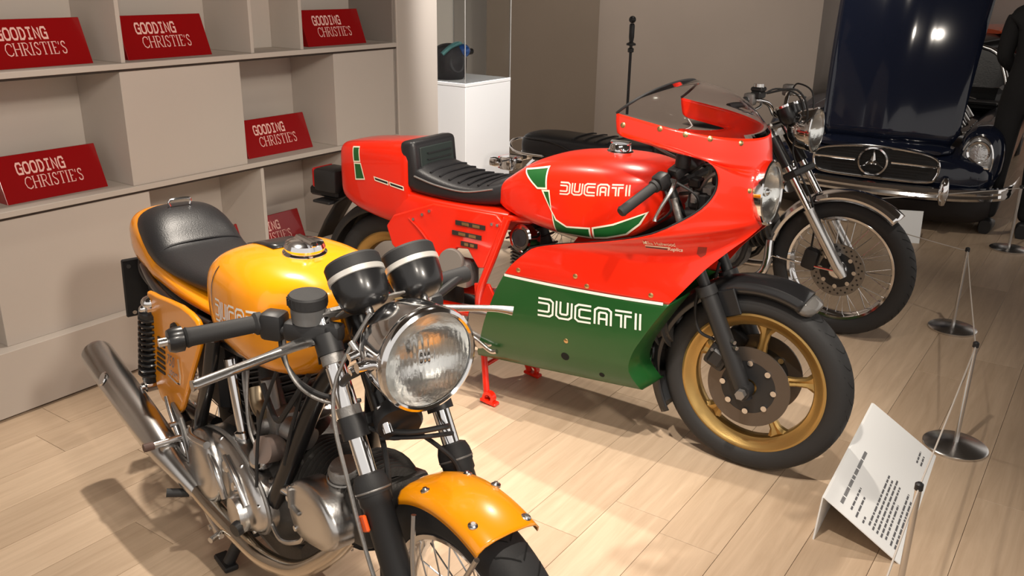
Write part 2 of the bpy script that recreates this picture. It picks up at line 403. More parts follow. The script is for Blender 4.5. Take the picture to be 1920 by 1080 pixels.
# ---- pedestal with glass case
pd = thing('pedestal', 'white square pedestal beside the shelf wall', 'pedestal', tuple(wl(2.82, 0)), WYAW)
obj('body', G().box((.23, .225, .485), (.46, .45, .97), bev=.002), WPD, pd, smooth=0)
obj('top_plate', G().box((.23, .225, .981), (.462, .452, .02), bev=.002), WPD, pd, smooth=0)
vc = thing('glass_case', 'clear glass display case on the white pedestal', 'display case', tuple(wl(2.82, 0, .992)), WYAW)
ACR = mat('case_glass', (.98, .99, .99), .01, trans=1.0, ior=1.05)
for (c, d) in (((.23, .006, .33), (.45, .005, .66)), ((.23, .444, .33), (.45, .005, .66)), ((.006, .225, .33), (.005, .428, .66)), ((.454, .225, .33), (.005, .428, .66)), ((.23, .225, .6625), (.45, .443, .005))):
    obj('pane', G().box(c, d), ACR, vc, smooth=0)
for x_, y_ in ((.003, .003), (.457, .003), (.003, .447), (.457, .447)): obj('case_edge', G().box((x_, y_, .33), (.003, .003, .66)), mat('polished_edge', (.45, .44, .42), .2), vc, smooth=0)
hm = thing('exhibit_helmet', 'dark rounded headpiece with shiny blue top inside the glass case', 'exhibit', tuple(wl(2.97, .24, .992)), WYAW)
g = G(); g.loft([[V((math.cos(a) * r * 1.05, math.sin(a) * r, z)) for a in [2 * PI * i / 28 for i in range(28)]] for r, z in catmull([(.085, 0), (.098, .03), (.104, .08), (.102, .13), (.085, .175), (.05, .2), (.01, .208)], 3)])
obj('shell', g, mat('charcoal_leather', (.03, .028, .03), .45, bump=.2), hm)
obj('front_disc', G().lathe([(.0, .0), (.055, 0), (.06, -.01), (.06, -.03)], (-.03, -.092, .10), (-.3, -1, .1), 24), mat('grey_disc', (.06, .06, .062), .4), hm)
g = G(); g.pipe([(-.10, -.03, .15), (-.05, -.06, .195), (.03, -.06, .205), (.085, -.03, .17), (.10, .02, .12)], .014)
obj('band', g, mat('teal_band', (.12, .3, .3), .3, .4), hm)
obj('blue_lens', G().sphere((.045, -.078, .165), .040), mat('blue_gloss', (.02, .09, .32), .12, .3, coat=1), hm)
obj('knob', G().lathe([(0, .045), (.018, .045), (.02, .02), (.012, .015), (.012, -.02)], (.105, -.05, .155), (1, -.2, 0), 18), BLK, hm)
obj('chin_strap', G().pipe([(.10, -.02, .13), (.112, -.03, .07), (.10, -.02, .015)], .008), BLM, hm)

# ---- thin black pole
po = thing('floor_pole', 'thin black floor pole with a handle grip on top', 'pole', (.69, 5.5, 0))
obj('base', G().lathe([(0, .0), (.13, 0), (.13, .012), (.03, .02), (.012, .05)], (0, 0, 0), (0, 0, 1), 32), BLM, po)
obj('shaft', G().cyl((0, 0, .02), (0, 0, 1.2), .0085, n=12), BLM, po)
obj('grip', G().lathe([(.0085, 1.16), (.018, 1.165), (.018, 1.185), (.009, 1.19), (.009, 1.20), (.028, 1.204), (.028, 1.215), (.012, 1.222), (.016, 1.25), (.016, 1.32), (.011, 1.33)], (0, 0, 0), (0, 0, 1), 20), BLM, po)
obj('finial', G().sphere((0, 0, 1.352), .021), BLM, po)

# ---- barrier posts and elastic cords
posts = [((2.15, 4.011), 'low steel barrier post beside the spoked front wheel'), ((1.624, 2.854), 'low steel barrier post right of the red motorcycle front wheel'),
         ((1.030, 1.930), 'low steel barrier post nearest the camera, beside the large info card'), ((3.141, 5.384), 'low steel barrier post beside the dark car headlamp')]
PH = .41; src = None
for (x, y), lb in posts:
    r = thing('barrier_post', lb, 'barrier post', (x, y, 0), 0, 'low steel barrier posts')
    if src is None:
        a = obj('base', G().lathe([(0, 0), (.108, 0), (.11, .004), (.11, .010), (.104, .014), (.03, .022), (.012, .024), (0, .024)], (0, 0, 0), (0, 0, 1), 48), STL, r)
        b = obj('pole', G().cyl((0, 0, .02), (0, 0, PH - .012), .0085, n=16), STL, r)
        c = obj('cap', G().lathe([(.0, .0), (.0105, 0), (.0105, .016), (.006, .02), (0, .02)], (0, 0, PH - .014), (0, 0, 1), 16), BLM, r)
        src = (a, b, c)
    else:
        for q in src: inst(q, r)
proots = [o for o in C.objects if o.name.startswith('barrier_post')]
def cord(i, b):
    A, B = V((0, 0, PH - .012)), V((b[0] - posts[i][0][0], b[1] - posts[i][0][1], PH - .012))
    P = [A + (B - A) * k / 10 - V((0, 0, .006 * (1 - (2 * k / 10 - 1) ** 2))) for k in range(11)]
    obj('cord', G().tube(P, .0024, 6), CORD, proots[i], label='thin pale elastic cord')
ps = [p[0] for p in posts]
cord(0, ps[1]); cord(1, ps[2]); cord(2, (.42, .95)); cord(3, (1.95, 5.0)); cord(3, (4.3, 5.9)); cord(0, (1.75, 4.75))

# ---- info cards (tent cards; the square code is left blank)
def tent(name, label, A, B, D, hz, m=CARD):
    # A,B ridge ends (x,y) at height hz; D offset from ridge to the floor edge of the face
    A, B, D = V((*A, 0)), V((*B, 0)), V((*D, 0)); o = (A + B) / 2
    r = thing(name, label, 'sign', (o.x, o.y, 0))
    a, b = A - o, B - o; zz = V((0, 0, hz)); dn = D.normalized()
    g = G(); g.loft([[p + D, p + zz, p + zz - dn * .004, p + D - dn * .006] for p in (a, b)]); obj('face', g, m, r, smooth=0)
    g = G(); g.loft([[p - dn * .012, p + zz - dn * .004, p + zz - dn * .008, p - dn * .017] for p in (a, b)]); obj('back_leg', g, m, r, smooth=0)
    ux = (b - a); uy = (D - zz); n = ux.cross(uy).normalized(); n = n if n.z > 0 else -n
    def line(u0, u1, v0, v1, g=None):
        g = g or G(); g.f([g.b.verts.new(a + zz + ux * u + uy * v + n * .0008) for u, v in ((u0, v0), (u1, v0), (u1, v1), (u0, v1))]); return g
    return r, line
ic, line = tent('info_card', 'large white info card lying tilted on the floor by the red motorcycle', (.938, 2.268), (1.322, 2.895), (.205, -.11), .15)
g = G(); x = .06
for w in (.05, .07, .06, .03, .05, .08, .07):
    k = x
    while k < x + w - .004: line(k, k + .0075, .16, .20, g); k += .0105
    x += w + .012
obj('title_line', g, INK, ic, smooth=0)
for i, (u0, u1, v) in enumerate([(.07, .26, .29), (.05, .22, .37), (.05, .10, .46), (.07, .52, .53), (.06, .50, .585), (.06, .53, .64), (.06, .50, .695), (.07, .36, .75), (.06, .50, .82), (.06, .46, .875), (.80, .92, .78), (.80, .90, .84)]):
    x = u0; g = G()
    while x < u1:
        w = min(u1 - x, random.uniform(.015, .05)); line(x, x + w, v, v + .022, g); x += w + .008
    obj('text_line', g, INK, ic, smooth=0)
ic2, line = tent('info_card', 'small white info card standing under the dark car bumper', (2.475, 5.655), (2.675, 5.615), (-.055, -.13), .18)

# ---- person at the right edge
# ================================================================== wheels shared by the motorcycles
def tyre_mesh(R, w, ri):
    g = G(); prof = []
    for i in range(17):
        a = -PI * .80 + 1.6 * PI * i / 16
        prof.append((ri + (R - ri) * .5 + (R - ri) * .5 * math.copysign(abs(math.cos(a)) ** .8, math.cos(a)), w / 2 * math.copysign(abs(math.sin(a)) ** .85, math.sin(a))))
    g.lathe(prof, (0, 0, 0), (0, 1, 0), 96, closed=True); return g
def tread_mesh(R, w, n=46, kind='v'):
    # shallow groove strips following the crown of the tyre
    g = G(); h = (R - .06)
    for i in range(n):
        a0 = 2 * PI * i / n
        for sd in (-1, 1):
            P = []
            for k in range(5):
                u = k / 4; y = sd * w * (.03 + .36 * u); a = a0 + (.10 * u if kind == 'v' else .16 * u * u)
                rr = R + .0006 - (R * .5) * 0 - ((abs(y) / (w / 2)) ** 2.6) * (w * .23)
                P.append((a, y, rr))
            A = [V((rr * math.cos(a - .006), y, rr * math.sin(a - .006))) for a, y, rr in P]; B = [V((rr * math.cos(a + .006), y, rr * math.sin(a + .006))) for a, y, rr in P]
            g.grid([A, B])
    return g
def spoked_wheel(bike, c, R, w, rimR, nsp, hubR, rim_m=CHR, pre='front'):
    """tyre, rim (> spokes), hub"""
    ty = obj(pre + '_tyre', tyre_mesh(R, w, rimR - .006), TYR, bike); ty.location = c
    tr = obj('tread_grooves', tread_mesh(R, w), GRV, ty); tr['kind'] = 'stuff'
    prof = [(rimR + .008, -.036), (rimR + .004, -.040), (rimR - .006, -.036), (rimR - .010, -.022), (rimR - .018, -.010), (rimR - .018, .010), (rimR - .010, .022), (rimR - .006, .036), (rimR + .004, .040), (rimR + .008, .036)]
    rim = obj(pre + '_rim', G().lathe(prof, (0, 0, 0), (0, 1, 0), 96), rim_m, bike, solid=.002); rim.location = c
    hub = obj(pre + '_hub', G().lathe([(.02, -.075), (.035, -.07), (hubR, -.055), (hubR + .006, -.048), (hubR, -.04), (.032, -.03), (.032, .03), (hubR, .04), (hubR + .006, .048), (hubR, .055), (.03, .07), (.02, .075)], (0, 0, 0), (0, 1, 0), 32), ALU, bike); hub.location = c
    sm = None
    for i in range(nsp):
        a = 2 * PI * i / nsp; sd = -1 if i % 2 else 1; lean = .42 if (i // 2) % 2 else -.42
        p0 = V((hubR * math.cos(a + lean), sd * .045, hubR * math.sin(a + lean))); p1 = V(((rimR - .016) * math.cos(a), sd * .006, (rimR - .016) * math.sin(a)))
        s = obj('spoke', G().cyl(p0, p1, .0019, n=6), STL, rim)
    return ty
def disc_brake(bike, c, y, R=.14, name='brake_disc', m=DSC):
    d = obj(name, G().lathe([(R, -.003), (R, .003), (R * .66, .003), (R * .66, -.003)], (0, 0, 0), (0, 1, 0), 64, closed=True), m, bike); d.location = (c[0], y, c[2])
    hd = G().lathe([(R * .70, -.002), (R * .70, .002), (.03, .004), (.03, -.004)], (0, 0, 0), (0, 1, 0), 40, closed=True)
    h = obj('disc_carrier', hd, BLM, d)
    for k in range(8):
        a = 2 * PI * k / 8; g = G().cyl((R * .62 * math.cos(a), -.008, R * .62 * math.sin(a)), (R * .62 * math.cos(a), .008, R * .62 * math.sin(a)), .010, n=12); obj('disc_bobbin', g, ALU, d)
    return d
def finned(g, a, b, r, n, rin, th=.0035, sq=False):
    """round fins on the axis a-b"""
    a, b = V(a), V(b); d = (b - a).normalized(); g.cyl(a, b, rin, n=28)
    for i in range(n):
        p = a + (b - a) * (i + .5) / n; k = 1 - .15 * i / n
        g.lathe([(rin, -th), (r * k, -th * .6), (r * k, th * .6), (rin, th)], p, d, 36)
    return g

# ================================================================== red and green motorcycle
MY = -.585
MB_ = thing('red_motorcycle', 'red and green fully faired sport motorcycle with gold front wheel', 'motorcycle', (.8274, 2.7193, 0), MY)
R_, FA, RA = .32, (0, 0, .32), (-1.575, 0, .328)
def mp(name, g, m, **k): return obj(name, g, m, MB_, **k)
# ---- front wheel
ty = mp('front_tyre', tyre_mesh(.32, .104, .236), TYR); ty.location = FA
tr = obj('tread_grooves', tread_mesh(.32, .104, 34, 'c'), GRV, ty); tr['kind'] = 'stuff'
def cast_rim(c, name):
    prof = [(.246, -.034), (.247, -.040), (.240, -.042), (.232, -.038), (.222, -.026), (.204, -.020), (.200, -.014), (.200, .014), (.204, .020), (.222, .026), (.232, .038), (.240, .042), (.247, .040), (.246, .034)]
    rim = mp(name, G().lathe(prof, (0, 0, 0), (0, 1, 0), 96, closed=True), GLD); rim.location = c
    for i in range(5):
        a = math.radians(84 + 72 * i); d = V((math.cos(a), 0, math.sin(a))); t = V((-math.sin(a), 0, math.cos(a)))
        g = G(); secs = []
        for rr, hw, hy in ((.04, .026, .022), (.09, .017, .017), (.14, .013, .014), (.175, .017, .014), (.195, .032, .016), (.206, .052, .018)):
            cc = d * rr; secs.append([cc + t * (hw * cx) + V((0, hy * cy, 0)) for cx, cy in ((1, .55), (.55, 1), (0, .55), (-.55, 1), (-1, .55), (-1, -.55), (-.55, -1), (0, -.55), (.55, -1), (1, -.55))])
        g.loft(secs); obj('wheel_spoke', g, GLD, rim)
    obj('wheel_hub', G().lathe([(.018, -.06), (.05, -.055), (.056, -.03), (.046, -.02), (.046, .02), (.056, .03), (.05, .055), (.018, .06)], (0, 0, 0), (0, 1, 0), 32), GLD, rim)
    return rim
cast_rim(FA, 'front_rim')
disc_brake(MB_, FA, -.068); disc_brake(MB_, FA, .068)
mp('front_axle', G().cyl((0, -.135, .32), (0, .135, .32), .011), BLM)
mp('axle_nut', G().cyl((0, -.150, .32), (0, -.128, .32), .017, n=6), ALUD)
# ---- fork
fd = V((-.163, 0, .33)).normalized()
for sd in (-1, 1):
    a = V((-.004, sd * .1, .315)); b = a + fd * .375
    g = G(); g.tube([a - fd * .03, a + fd * .02, a + fd * .06, a + fd * .34, a + fd * .342, a + fd * .375], [.020, .027, .029, .029, .034, .034], 24)
    g.lathe([(.0, -.026), (.024, -.026), (.026, -.02), (.026, .02), (.024, .026), (0, .026)], (0, sd * .1, .32), (0, 1, 0), 24)
    sl = mp('fork_slider', g, BLM)
    if sd == -1:
        g = G().box((0, 0, 0), (.05, .016, .02), bev=.003)
        for h in (.17, .19): obj('caliper_bolt', G().cyl(a + fd * h + V((.03, -.012, 0)), a + fd * h + V((.045, -.022, 0)), .007, n=8), STL, sl)
    mp('fork_tube', G().cyl(b - fd * .01, b + fd * .34, .019), BLM)
    # calipers sit behind the legs
    q = V((-.105, sd * .078, .412)); Rm = Matrix.Rotation(math.radians(25), 3, 'Y')
    cal = mp('brake_caliper', G().box(q, (.075, .058, .085), Rm, bev=.012, seg=2).box(q + V((.0, sd * .03, .0)), (.05, .02, .06), Rm, bev=.008), BLM)
    obj('brake_hose', G().pipe([q + V((-.02, 0, .05)), q + V((-.08, 0, .07)), q + V((-.10, 0, .16)), (-.19, sd * .07, .68)], .0055, 8), RUB, cal)
    obj('bleed_screw', G().cyl(q + V((-.01, sd * .03, .03)), q + V((-.01, sd * .05, .034)), .006, n=8), STL, cal)
mp('lower_yoke', G().box((-.20, 0, .74), (.07, .27, .035), bev=.01), BLM)
mp('upper_yoke', G().box((-.315, 0, .975), (.07, .27, .03), bev=.01), BLM)
# ---- front mudguard
sec = [(-.032, -.068), (-.012, -.067), (.004, -.058), (.012, -.035), (.016, 0), (.012, .035), (.004, .058), (-.012, .067), (-.032, .068)]
mp('front_mudguard', G().arc(FA, .352, math.radians(66), math.radians(212), sec, 48), BLK, solid=.003)
tip = mp('mudguard_tip', G().loft([[V((FA[0] + (.351 + d * k - .004) * math.cos(a), y * k, FA[2] + (.351 + d * k - .004) * math.sin(a))) for d, y in sec] for a, k in ((math.radians(67), .95), (math.radians(64), .93), (math.radians(61.5), .84), (math.radians(59.5), .66), (math.radians(58.6), .4))], False, False), mat('smoky_plastic', (.12, .115, .11), .15, coat=.6), solid=.003)
for sd in (-1, 1): mp('mudguard_bracket', G().box((-.09, sd * .075, .60), (.06, .012, .09), Matrix.Rotation(-.4, 3, 'Y'), bev=.003), BLK)
# ---- rear wheel
ty = mp('rear_tyre', tyre_mesh(.328, .118, .236), TYR); ty.location = RA
cast_rim(RA, 'rear_rim')
disc_brake(MB_, RA, -.07)
mp('rear_mudguard', G().arc(RA, .368, math.radians(45), math.radians(165), [(d, y * 1.0) for d, y in sec], 40), BLM, solid=.003)
g = G(); g.loft([[V((x, y, z)) for y in (-.06, -.03, 0, .03, .06)] for x, z in ((-1.80, .70), (-1.875, .655), (-1.94, .57), (-1.998, .475))], False, False)
mp('mud_flap', g, BLM, solid=.004)
mp('tail_lamp_housing', G().box((-1.93, 0, .745), (.13, .13, .10), bev=.015, seg=2).box((-1.97, 0, .685), (.17, .07, .04), bev=.01), BLM)
mp('tail_lens', G().box((-1.999, 0, .752), (.018, .12, .085), bev=.006), REDL)
mp('plate_bracket', G().box((-1.95, 0, .65), (.10, .14, .012), bev=.003), BLM)
mp('swingarm', G().pipe([(-.93, -.09, .36), (-1.2, -.115, .345), (-1.59, -.11, .328)], .024).pipe([(-.93, .09, .36), (-1.2, .115, .345), (-1.59, .11, .328)], .024), RED)
for sd in (-1, 1):
    g = G().cyl((-1.50, sd * .135, .36), (-1.33, sd * .13, .66), .02)
    sh_ = mp('rear_shock', g, BLM)
    P = [V((-1.49, sd * .135, .40)).lerp(V((-1.35, sd * .13, .63)), i / 72) + V((.82 * math.cos(i * .9), .0, .52 * math.cos(i * .9))) * .03 + V((0, .03 * math.sin(i * .9), 0)) for i in range(73)]
    obj('shock_spring', G().tube(P, .005, 6), BLK, sh_)
# ---- tail cowl, seat, pad
tail = mp('tail_cowl', loftx(G(), [(-1.79, .73, .92, .085), (-1.775, .70, .938, .108), (-1.70, .668, .952, .122), (-1.60, .648, .962, .132), (-1.50, .636, .972, .138), (-1.42, .632, .980, .141), (-1.395, .64, .978, .138)], 5.5, 4), RED)
base = mp('seat_base', loftx(G(), [(-1.46, .612, .80, .139), (-1.3, .645, .792, .148), (-1.12, .68, .788, .152), (-1.0, .715, .786, .15), (-.925, .742, .784, .14)], 4.5, 4), RED)
mp('seat', loftx(G(), [(-1.40, .775, .895, .128), (-1.36, .772, .900, .138), (-1.28, .77, .88, .142), (-1.18, .77, .862, .142), (-1.08, .775, .862, .138), (-.99, .785, .886, .128), (-.945, .80, .905, .11), (-.925, .815, .90, .09)], 3.2, 4), LEA)
for i in range(7):
    x = -1.30 + i * .045; z = [.884, .875, .868, .864, .863, .866, .872][i] + .001
    mp('seat_rib', G().pipe([(x, -.115, z - .010), (x, -.06, z), (x, 0, z + .001), (x, .06, z), (x, .115, z - .010)], .005, 6), LEA)
mp('seat_piping', G().pipe([(-1.36, -.141, .858), (-1.25, -.143, .838), (-1.12, -.141, .832), (-1.0, -.128, .856)], .0035, 6), ALUD)
Rm = Matrix.Rotation(math.radians(-6), 3, 'Y')
pad = mp('back_pad', G().box((-1.395, 0, .895), (.075, .272, .185), Rm, bev=.022, seg=3), LEA)
obj('pad_panel', G().box((-1.357, 0, .90), (.008, .205, .125), Rm, bev=.003), mat('dark_green_vinyl', (.02, .03, .028), .45), pad)
for i in range(4): obj('stitch_line', G().box((-1.352, .01, .862 + i * .025), (.004, .15, .004), Rm), LEA, pad)
# ---- side panels with louvres
SPO = [(-1.479, .65), (-1.452, .575), (-1.42, .554), (-1.297, .572), (-1.231, .552), (-1.192, .549), (-1.127, .62), (-1.077, .625), (-1.03, .559), (-1.003, .564), (-.921, .753), (-.95, .779), (-1.241, .775), (-1.44, .70)]
for sd in (-1, 1):
    g = G(); g.prism(SPO, (0, sd * .158, 0), (1, 0, 0), (0, 0, 1), .02 * 1)
    sp = mp('side_panel', g, RED, bevel=.006)
    if sd == -1:
        spR = sp
        for x0, x1, z in ((-1.130, -.995, .722), (-1.146, -1.012, .681), (-1.105, -1.03, .645)):
            obj('louvre', G().box(((x0 + x1) / 2, -.181, z), (x1 - x0, .004, .017), Matrix.Rotation(.0, 3, 'Y')), mat('louvre_dark', (.02, .014, .01), .8), sp)
            for q in range(2): obj('louvre_mesh', G().box((x0 + (x1 - x0) * (.35 + .36 * q), -.1835, z), ((x1 - x0) * .24, .002, .011)), BRS, sp)
        for x, z in ((-1.255, .745), (-1.29, .726), (-1.335, .70), (-.965, .742), (-.94, .742)): obj('panel_screw', G().cyl((x, -.172, z), (x, -.184, z), .006, n=10), STL, sp)
ridge = mp('panel_ridge', G().pipe([(-1.36, -.178, .70), (-1.30, -.181, .66), (-1.24, -.181, .60), (-1.20, -.180, .56)], .004, 6), RED)
# ---- carburettor mouth and rear cylinder on the right
mp('bellmouth', G().lathe([(0, -.004), (.046, -.004), (.05, 0), (.052, .01), (.045, .03), (.035, .06)], (-1.13, -.215, .575), (-.25, 1, -.25), 36), mat('grey_gauze', (.17, .155, .14), .55, .3), label='grey gauze covered intake')
mp('carburettor', G().box((-1.12, -.15, .52), (.10, .09, .10), bev=.015, seg=2).box((-1.15, -.205, .522), (.055, .02, .02), bev=.004), ALUD)
mp('carburettor_screws', G().box((-1.16, -.226, .535), (.022, .012, .018), bev=.003).box((-1.12, -.226, .528), (.022, .012, .018), bev=.003), BRS)
g = finned(G(), (-.80, 0, .40), (-.93, 0, .70), .105, 9, .075); mp('rear_cylinder', g, FIN)
g = finned(G(), (-.62, 0, .36), (-.30, 0, .46), .105, 10, .075); mp('front_cylinder', g, FIN)
cap = mp('cam_cover', G().lathe([(.05, .03), (.052, -.008), (.046, -.014), (.036, -.014), (.034, -.008), (0, -.008)], (-.868, -.13, .695), (0.15, 1, -.15), 32).box((-.868, -.095, .672), (.10, .06, .10), bev=.02, seg=2), CHR)
obj('cam_cap', G().lathe([(0, -.0135), (.031, -.012), (.033, -.006)], (-.868, -.13, .695), (.15, 1, -.15), 24), BLM, cap)
for i in range(6): mp('cylinder_fin', G().box((-.868 - .0, -.105, .64 - i * .013), (.085, .07, .005), Matrix.Rotation(.2, 3, 'Y')), FIN)
mp('crankcase', loftx(G(), [(-1.06, .28, .42, .10), (-.98, .22, .47, .14), (-.75, .20, .48, .15), (-.55, .22, .45, .13), (-.48, .28, .40, .09)], 3.5), ALUD)
g = G(); g.prism([(-1.045, .40), (-.93, .415), (-.885, .36), (-.895, .295), (-1.0, .25), (-1.06, .32)], (0, -.16, 0), (1, 0, 0), (0, 0, 1), .06); mp('engine_side_cover', g, ALU, bevel=.01)
mp('gear_pedal', G().pipe([(-1.12, -.22, .33), (-1.0, -.232, .30), (-.93, -.235, .27), (-.90, -.235, .275)], .009), ALU)
mp('foot_peg', G().cyl((-1.13, -.16, .34), (-1.13, -.27, .345), .012).cyl((-1.13, -.20, .341), (-1.13, -.275, .345), .016), RUB)
mp('exhaust_pipe', G().pipe([(-.40, -.05, .40), (-.38, -.07, .32), (-.46, -.09, .25), (-.6, -.10, .235), (-.95, -.12, .23), (-1.2, -.17, .225), (-1.4, -.19, .26)], .021), CHR)
mp('muffler', G().pipe([(-1.28, .19, .24), (-1.5, .2, .29), (-1.8, .21, .34)], [.03, .045, .046], 20).pipe([(-1.28, -.185, .235), (-1.5, -.2, .285), (-1.8, -.21, .34)], [.03, .045, .046], 20), BLM)
# ---- frame
for sd in (-1, 1):
    mp('frame_tube', G().pipe([(-.905, sd * .168, .772), (-.965, sd * .168, .62), (-1.03, sd * .165, .46), (-1.045, sd * .14, .36)], .0155), RED)
    mp('frame_rail', G().pipe([(-.33, sd * .05, .86), (-.6, sd * .10, .80), (-.92, sd * .13, .76), (-1.6, sd * .11, .70)], .013), RED)
    mp('frame_downtube', G().pipe([(-.33, sd * .04, .80), (-.42, sd * .10, .55), (-.5, sd * .13, .35)], .016), RED)
g = G(); g.prism([(-1.06, .49), (-.99, .50), (-.955, .44), (-.99, .35), (-1.05, .36)], (0, -.15, 0), (1, 0, 0), (0, 0, 1), .012); mp('frame_gusset', g, RED, bevel=.004)
# ---- centre stand
for sd in (-1, 1):
    g = G(); g.tube([(-1.06, sd * .10, .25), (-1.0, sd * .155, .025)], [.013, .013], 12); g.box((-.985, sd * .158, .012), (.075, .035, .014), Matrix.Rotation(.12, 3, 'Y'), bev=.004)
    g.lathe([(.014, -.012), (.026, -.012), (.026, .012), (.014, .012)], (-.985, sd * .16, .03), (0, 1, 0), 18)
    mp('stand_leg', g, RED)
mp('stand_brace', G().cyl((-1.035, -.125, .14), (-1.035, .125, .14), .009), RED)
# ---- fuel tank
tank = mp('fuel_tank', loftx(G(), [(-1.005, .815, .865, .085), (-.985, .80, .885, .11), (-.94, .782, .918, .135), (-.86, .765, .968, .162), (-.76, .75, 1.004, .182), (-.64, .742, 1.024, .192), (-.52, .748, 1.030, .190), (-.43, .775, 1.026, .172), (-.37, .82, 1.012, .142), (-.335, .865, .985, .10)], 2.8, 5, 48, eb=6.5), RED)
obj('fuel_cap', G().lathe([(.0, .026), (.030, .026), (.036, .02), (.04, .004), (.046, .0), (.046, -.012)], (-.555, 0, 1.032), (0.03, 0, 1), 32), CHR, tank)
obj('cap_latch', G().box((-.555, 0, 1.062), (.075, .016, .010), bev=.003), CHR, tank)
ts = Surf([tank])
DA = [(-.858, .950), (-.749, .976), (-.736, .908), (-.775, .903)]; DB = [(-.752, .898), (-.724, .902), (-.711, .833)]
DC = [(-.709, .833), (-.691, .806), (-.647, .788), (-.558, .798), (-.556, .763), (-.693, .757)]; DD = [(-.546, .801), (-.475, .823), (-.372, .872), (-.392, .832), (-.433, .793), (-.50, .772), (-.544, .765)]
for P in (DA, DB, DC, DD):
    decal('green_panel', [P], ts, DGRN, tank, .0012); decal('cream_border', outline(P, .006), ts, CRM, tank, .0018)
LT, LW = ducati()
def lettering(name, quad, surf, m, par, w, off=.0015):
    qs = []
    for l in LT:
        P = [tuple(bil(quad, p[0], p[1])) for p in l]; qs += strokes([P], w)
    return decal(name, qs, surf, m, par, off)
lettering('tank_lettering', [(-.679, .899), (-.428, .924), (-.430, .960), (-.679, .938)], ts, PNK, tank, .0052)
# ---- tail stripes
tl = Surf([tail])
for P in ([(-1.699, .929), (-1.663, .933), (-1.653, .877), (-1.690, .872)], [(-1.688, .865), (-1.650, .869), (-1.629, .808), (-1.682, .800)]):
    decal('green_panel', [P], tl, DGRN, tail); decal('cream_border', outline(P, .005), tl, CRM, tail, .0018)
for P in ([(-1.573, .826), (-1.497, .818), (-1.495, .805), (-1.568, .813)], [(-1.488, .817), (-1.416, .809), (-1.414, .796), (-1.484, .804)]):
    decal('black_bar', [P], tl, BLK, tail); decal('cream_border', outline(P, .004), tl, CRM, tail, .0018)
# ---- fairing : rows run from the nose / front edge back to the rear edge
def plan(x, w=.262, xn=-.025, xr=-.31):
    return w if x <= xr else w * math.sqrt(max(0, 1 - ((x - xr) / (xn - xr)) ** 2))
def row_low(F, yF, Rr, yR, n=36):
    o = []
    for i in range(n + 1):
        u = (1 - math.cos(PI * i / n / 1)) / 2; y = math.sqrt(yF ** 2 + (yR ** 2 - yF ** 2) * (1 - (1 - u) ** 2.2))
        o.append((F[0] + (Rr[0] - F[0]) * u, y, F[1] + (Rr[1] - F[1]) * u))
    return o
def row_up(xn, zn, Rr, w, n=36):
    xr = -.31; o = []
    yl = plan(Rr[0], w, xn, xr); a1 = math.acos(max(-1, min(1, (Rr[0] - xr) / (xn - xr)))) if Rr[0] > xr else None
    for i in range(n + 1):
        if a1 is not None:
            a = a1 * i / n; x = xr + (xn - xr) * math.cos(a); y = w * math.sin(a)
        else:
            k = 24
            if i <= k: a = PI / 2 * i / k; x = xr + (xn - xr) * math.cos(a); y = w * math.sin(a)
            else: x = xr + (Rr[0] - xr) * (i - k) / (n - k); y = w
        u = (xn - x) / (xn - Rr[0]); o.append((x, y, zn + (Rr[1] - zn) * u))
    return o
def both(rows):
    g = G()
    for sd in (-1, 1): g.grid([[V((x, sd * y, z)) for x, y, z in r] for r in rows])
    return g
LOW = [((-.36, .232), .10, (-1.0, .20), .11), ((-.338, .258), .175, (-1.02, .214), .185), ((-.37, .33), .212, (-.985, .30), .222), ((-.358, .40), .222, (-.955, .385), .238), ((-.325, .465), .224, (-.925, .46), .244), ((-.285, .535), .22, (-.895, .53), .245), ((-.245, .60), .21, (-.865, .586), .245)]
LOW = [((a[0], a[1]), a[2], (a[3], a[4]), a[5]) for a in catmull([(*r[0], r[1], *r[2], r[3]) for r in LOW], 3)]
rl = [row_low(*r) for r in LOW]
rl = [[(r[0][0] + .030, max(.02, r[0][1] - .10), r[0][2] + .018), (r[0][0] + .014, max(.03, r[0][1] - .04), r[0][2] + .008), (r[0][0] + .003, r[0][1] - .008, r[0][2] + .002)] + r for r in rl]
lower = mp('lower_fairing', both(rl), GRN, solid=.004, smooth=50)
UPF = [row_low((-.245, .60), .21, (-.865, .586), .245), row_low((-.205, .65), .20, (-.83, .632), .25), row_low((-.150, .725), .17, (-.775, .683), .252), row_low((-.09, .79), .13, (-.726, .716), .254), row_low((-.05, .83), .085, (-.60, .752), .258), row_low((-.032, .855), .04, (-.45, .788), .262)]
for xn, zn, Rr, w in ((-.026, .872, (-.30, .837), .262), (-.025, .895, (-.18, .912), .262), (-.026, .925, (-.135, .965), .26), (-.028, .955, (-.124, 1.01), .258), (-.031, .985, (-.134, 1.055), .256), (-.034, 1.01, (-.17, 1.087), .255), (-.037, 1.03, (-.24, 1.112), .254), (-.040, 1.05, (-.33, 1.126), .253), (-.043, 1.07, (-.43, 1.131), .252), (-.047, 1.10, (-.448, 1.163), .25), (-.055, 1.137, (-.452, 1.199), .246)):
    UPF.append(row_up(xn, zn, Rr, w))
rows_f = [list(r) for r in zip(*[[p for p in catmull(c, 3)] for c in zip(*UPF)])]
g = both(rows_f)
hole = [f for f in g.b.faces if math.hypot(f.calc_center_median().y, f.calc_center_median().z - .962) < .095 and f.calc_center_median().x > -.14]
bmesh.ops.delete(g.b, geom=hole, context='FACES')
upper = mp('upper_fairing', g, RED, solid=.004, smooth=60, merge=.0005)
g = G()
for sd in (-1, 1): g.grid([[V((x - .010, sd * max(0, y - .009), z)) for x, y, z in r[4:]] for r in rows_f[4:31]])
hole = [f for f in g.b.faces if math.hypot(f.calc_center_median().y, f.calc_center_median().z - .962) < .11 and f.calc_center_median().x > -.16]
bmesh.ops.delete(g.b, geom=hole, context='FACES')
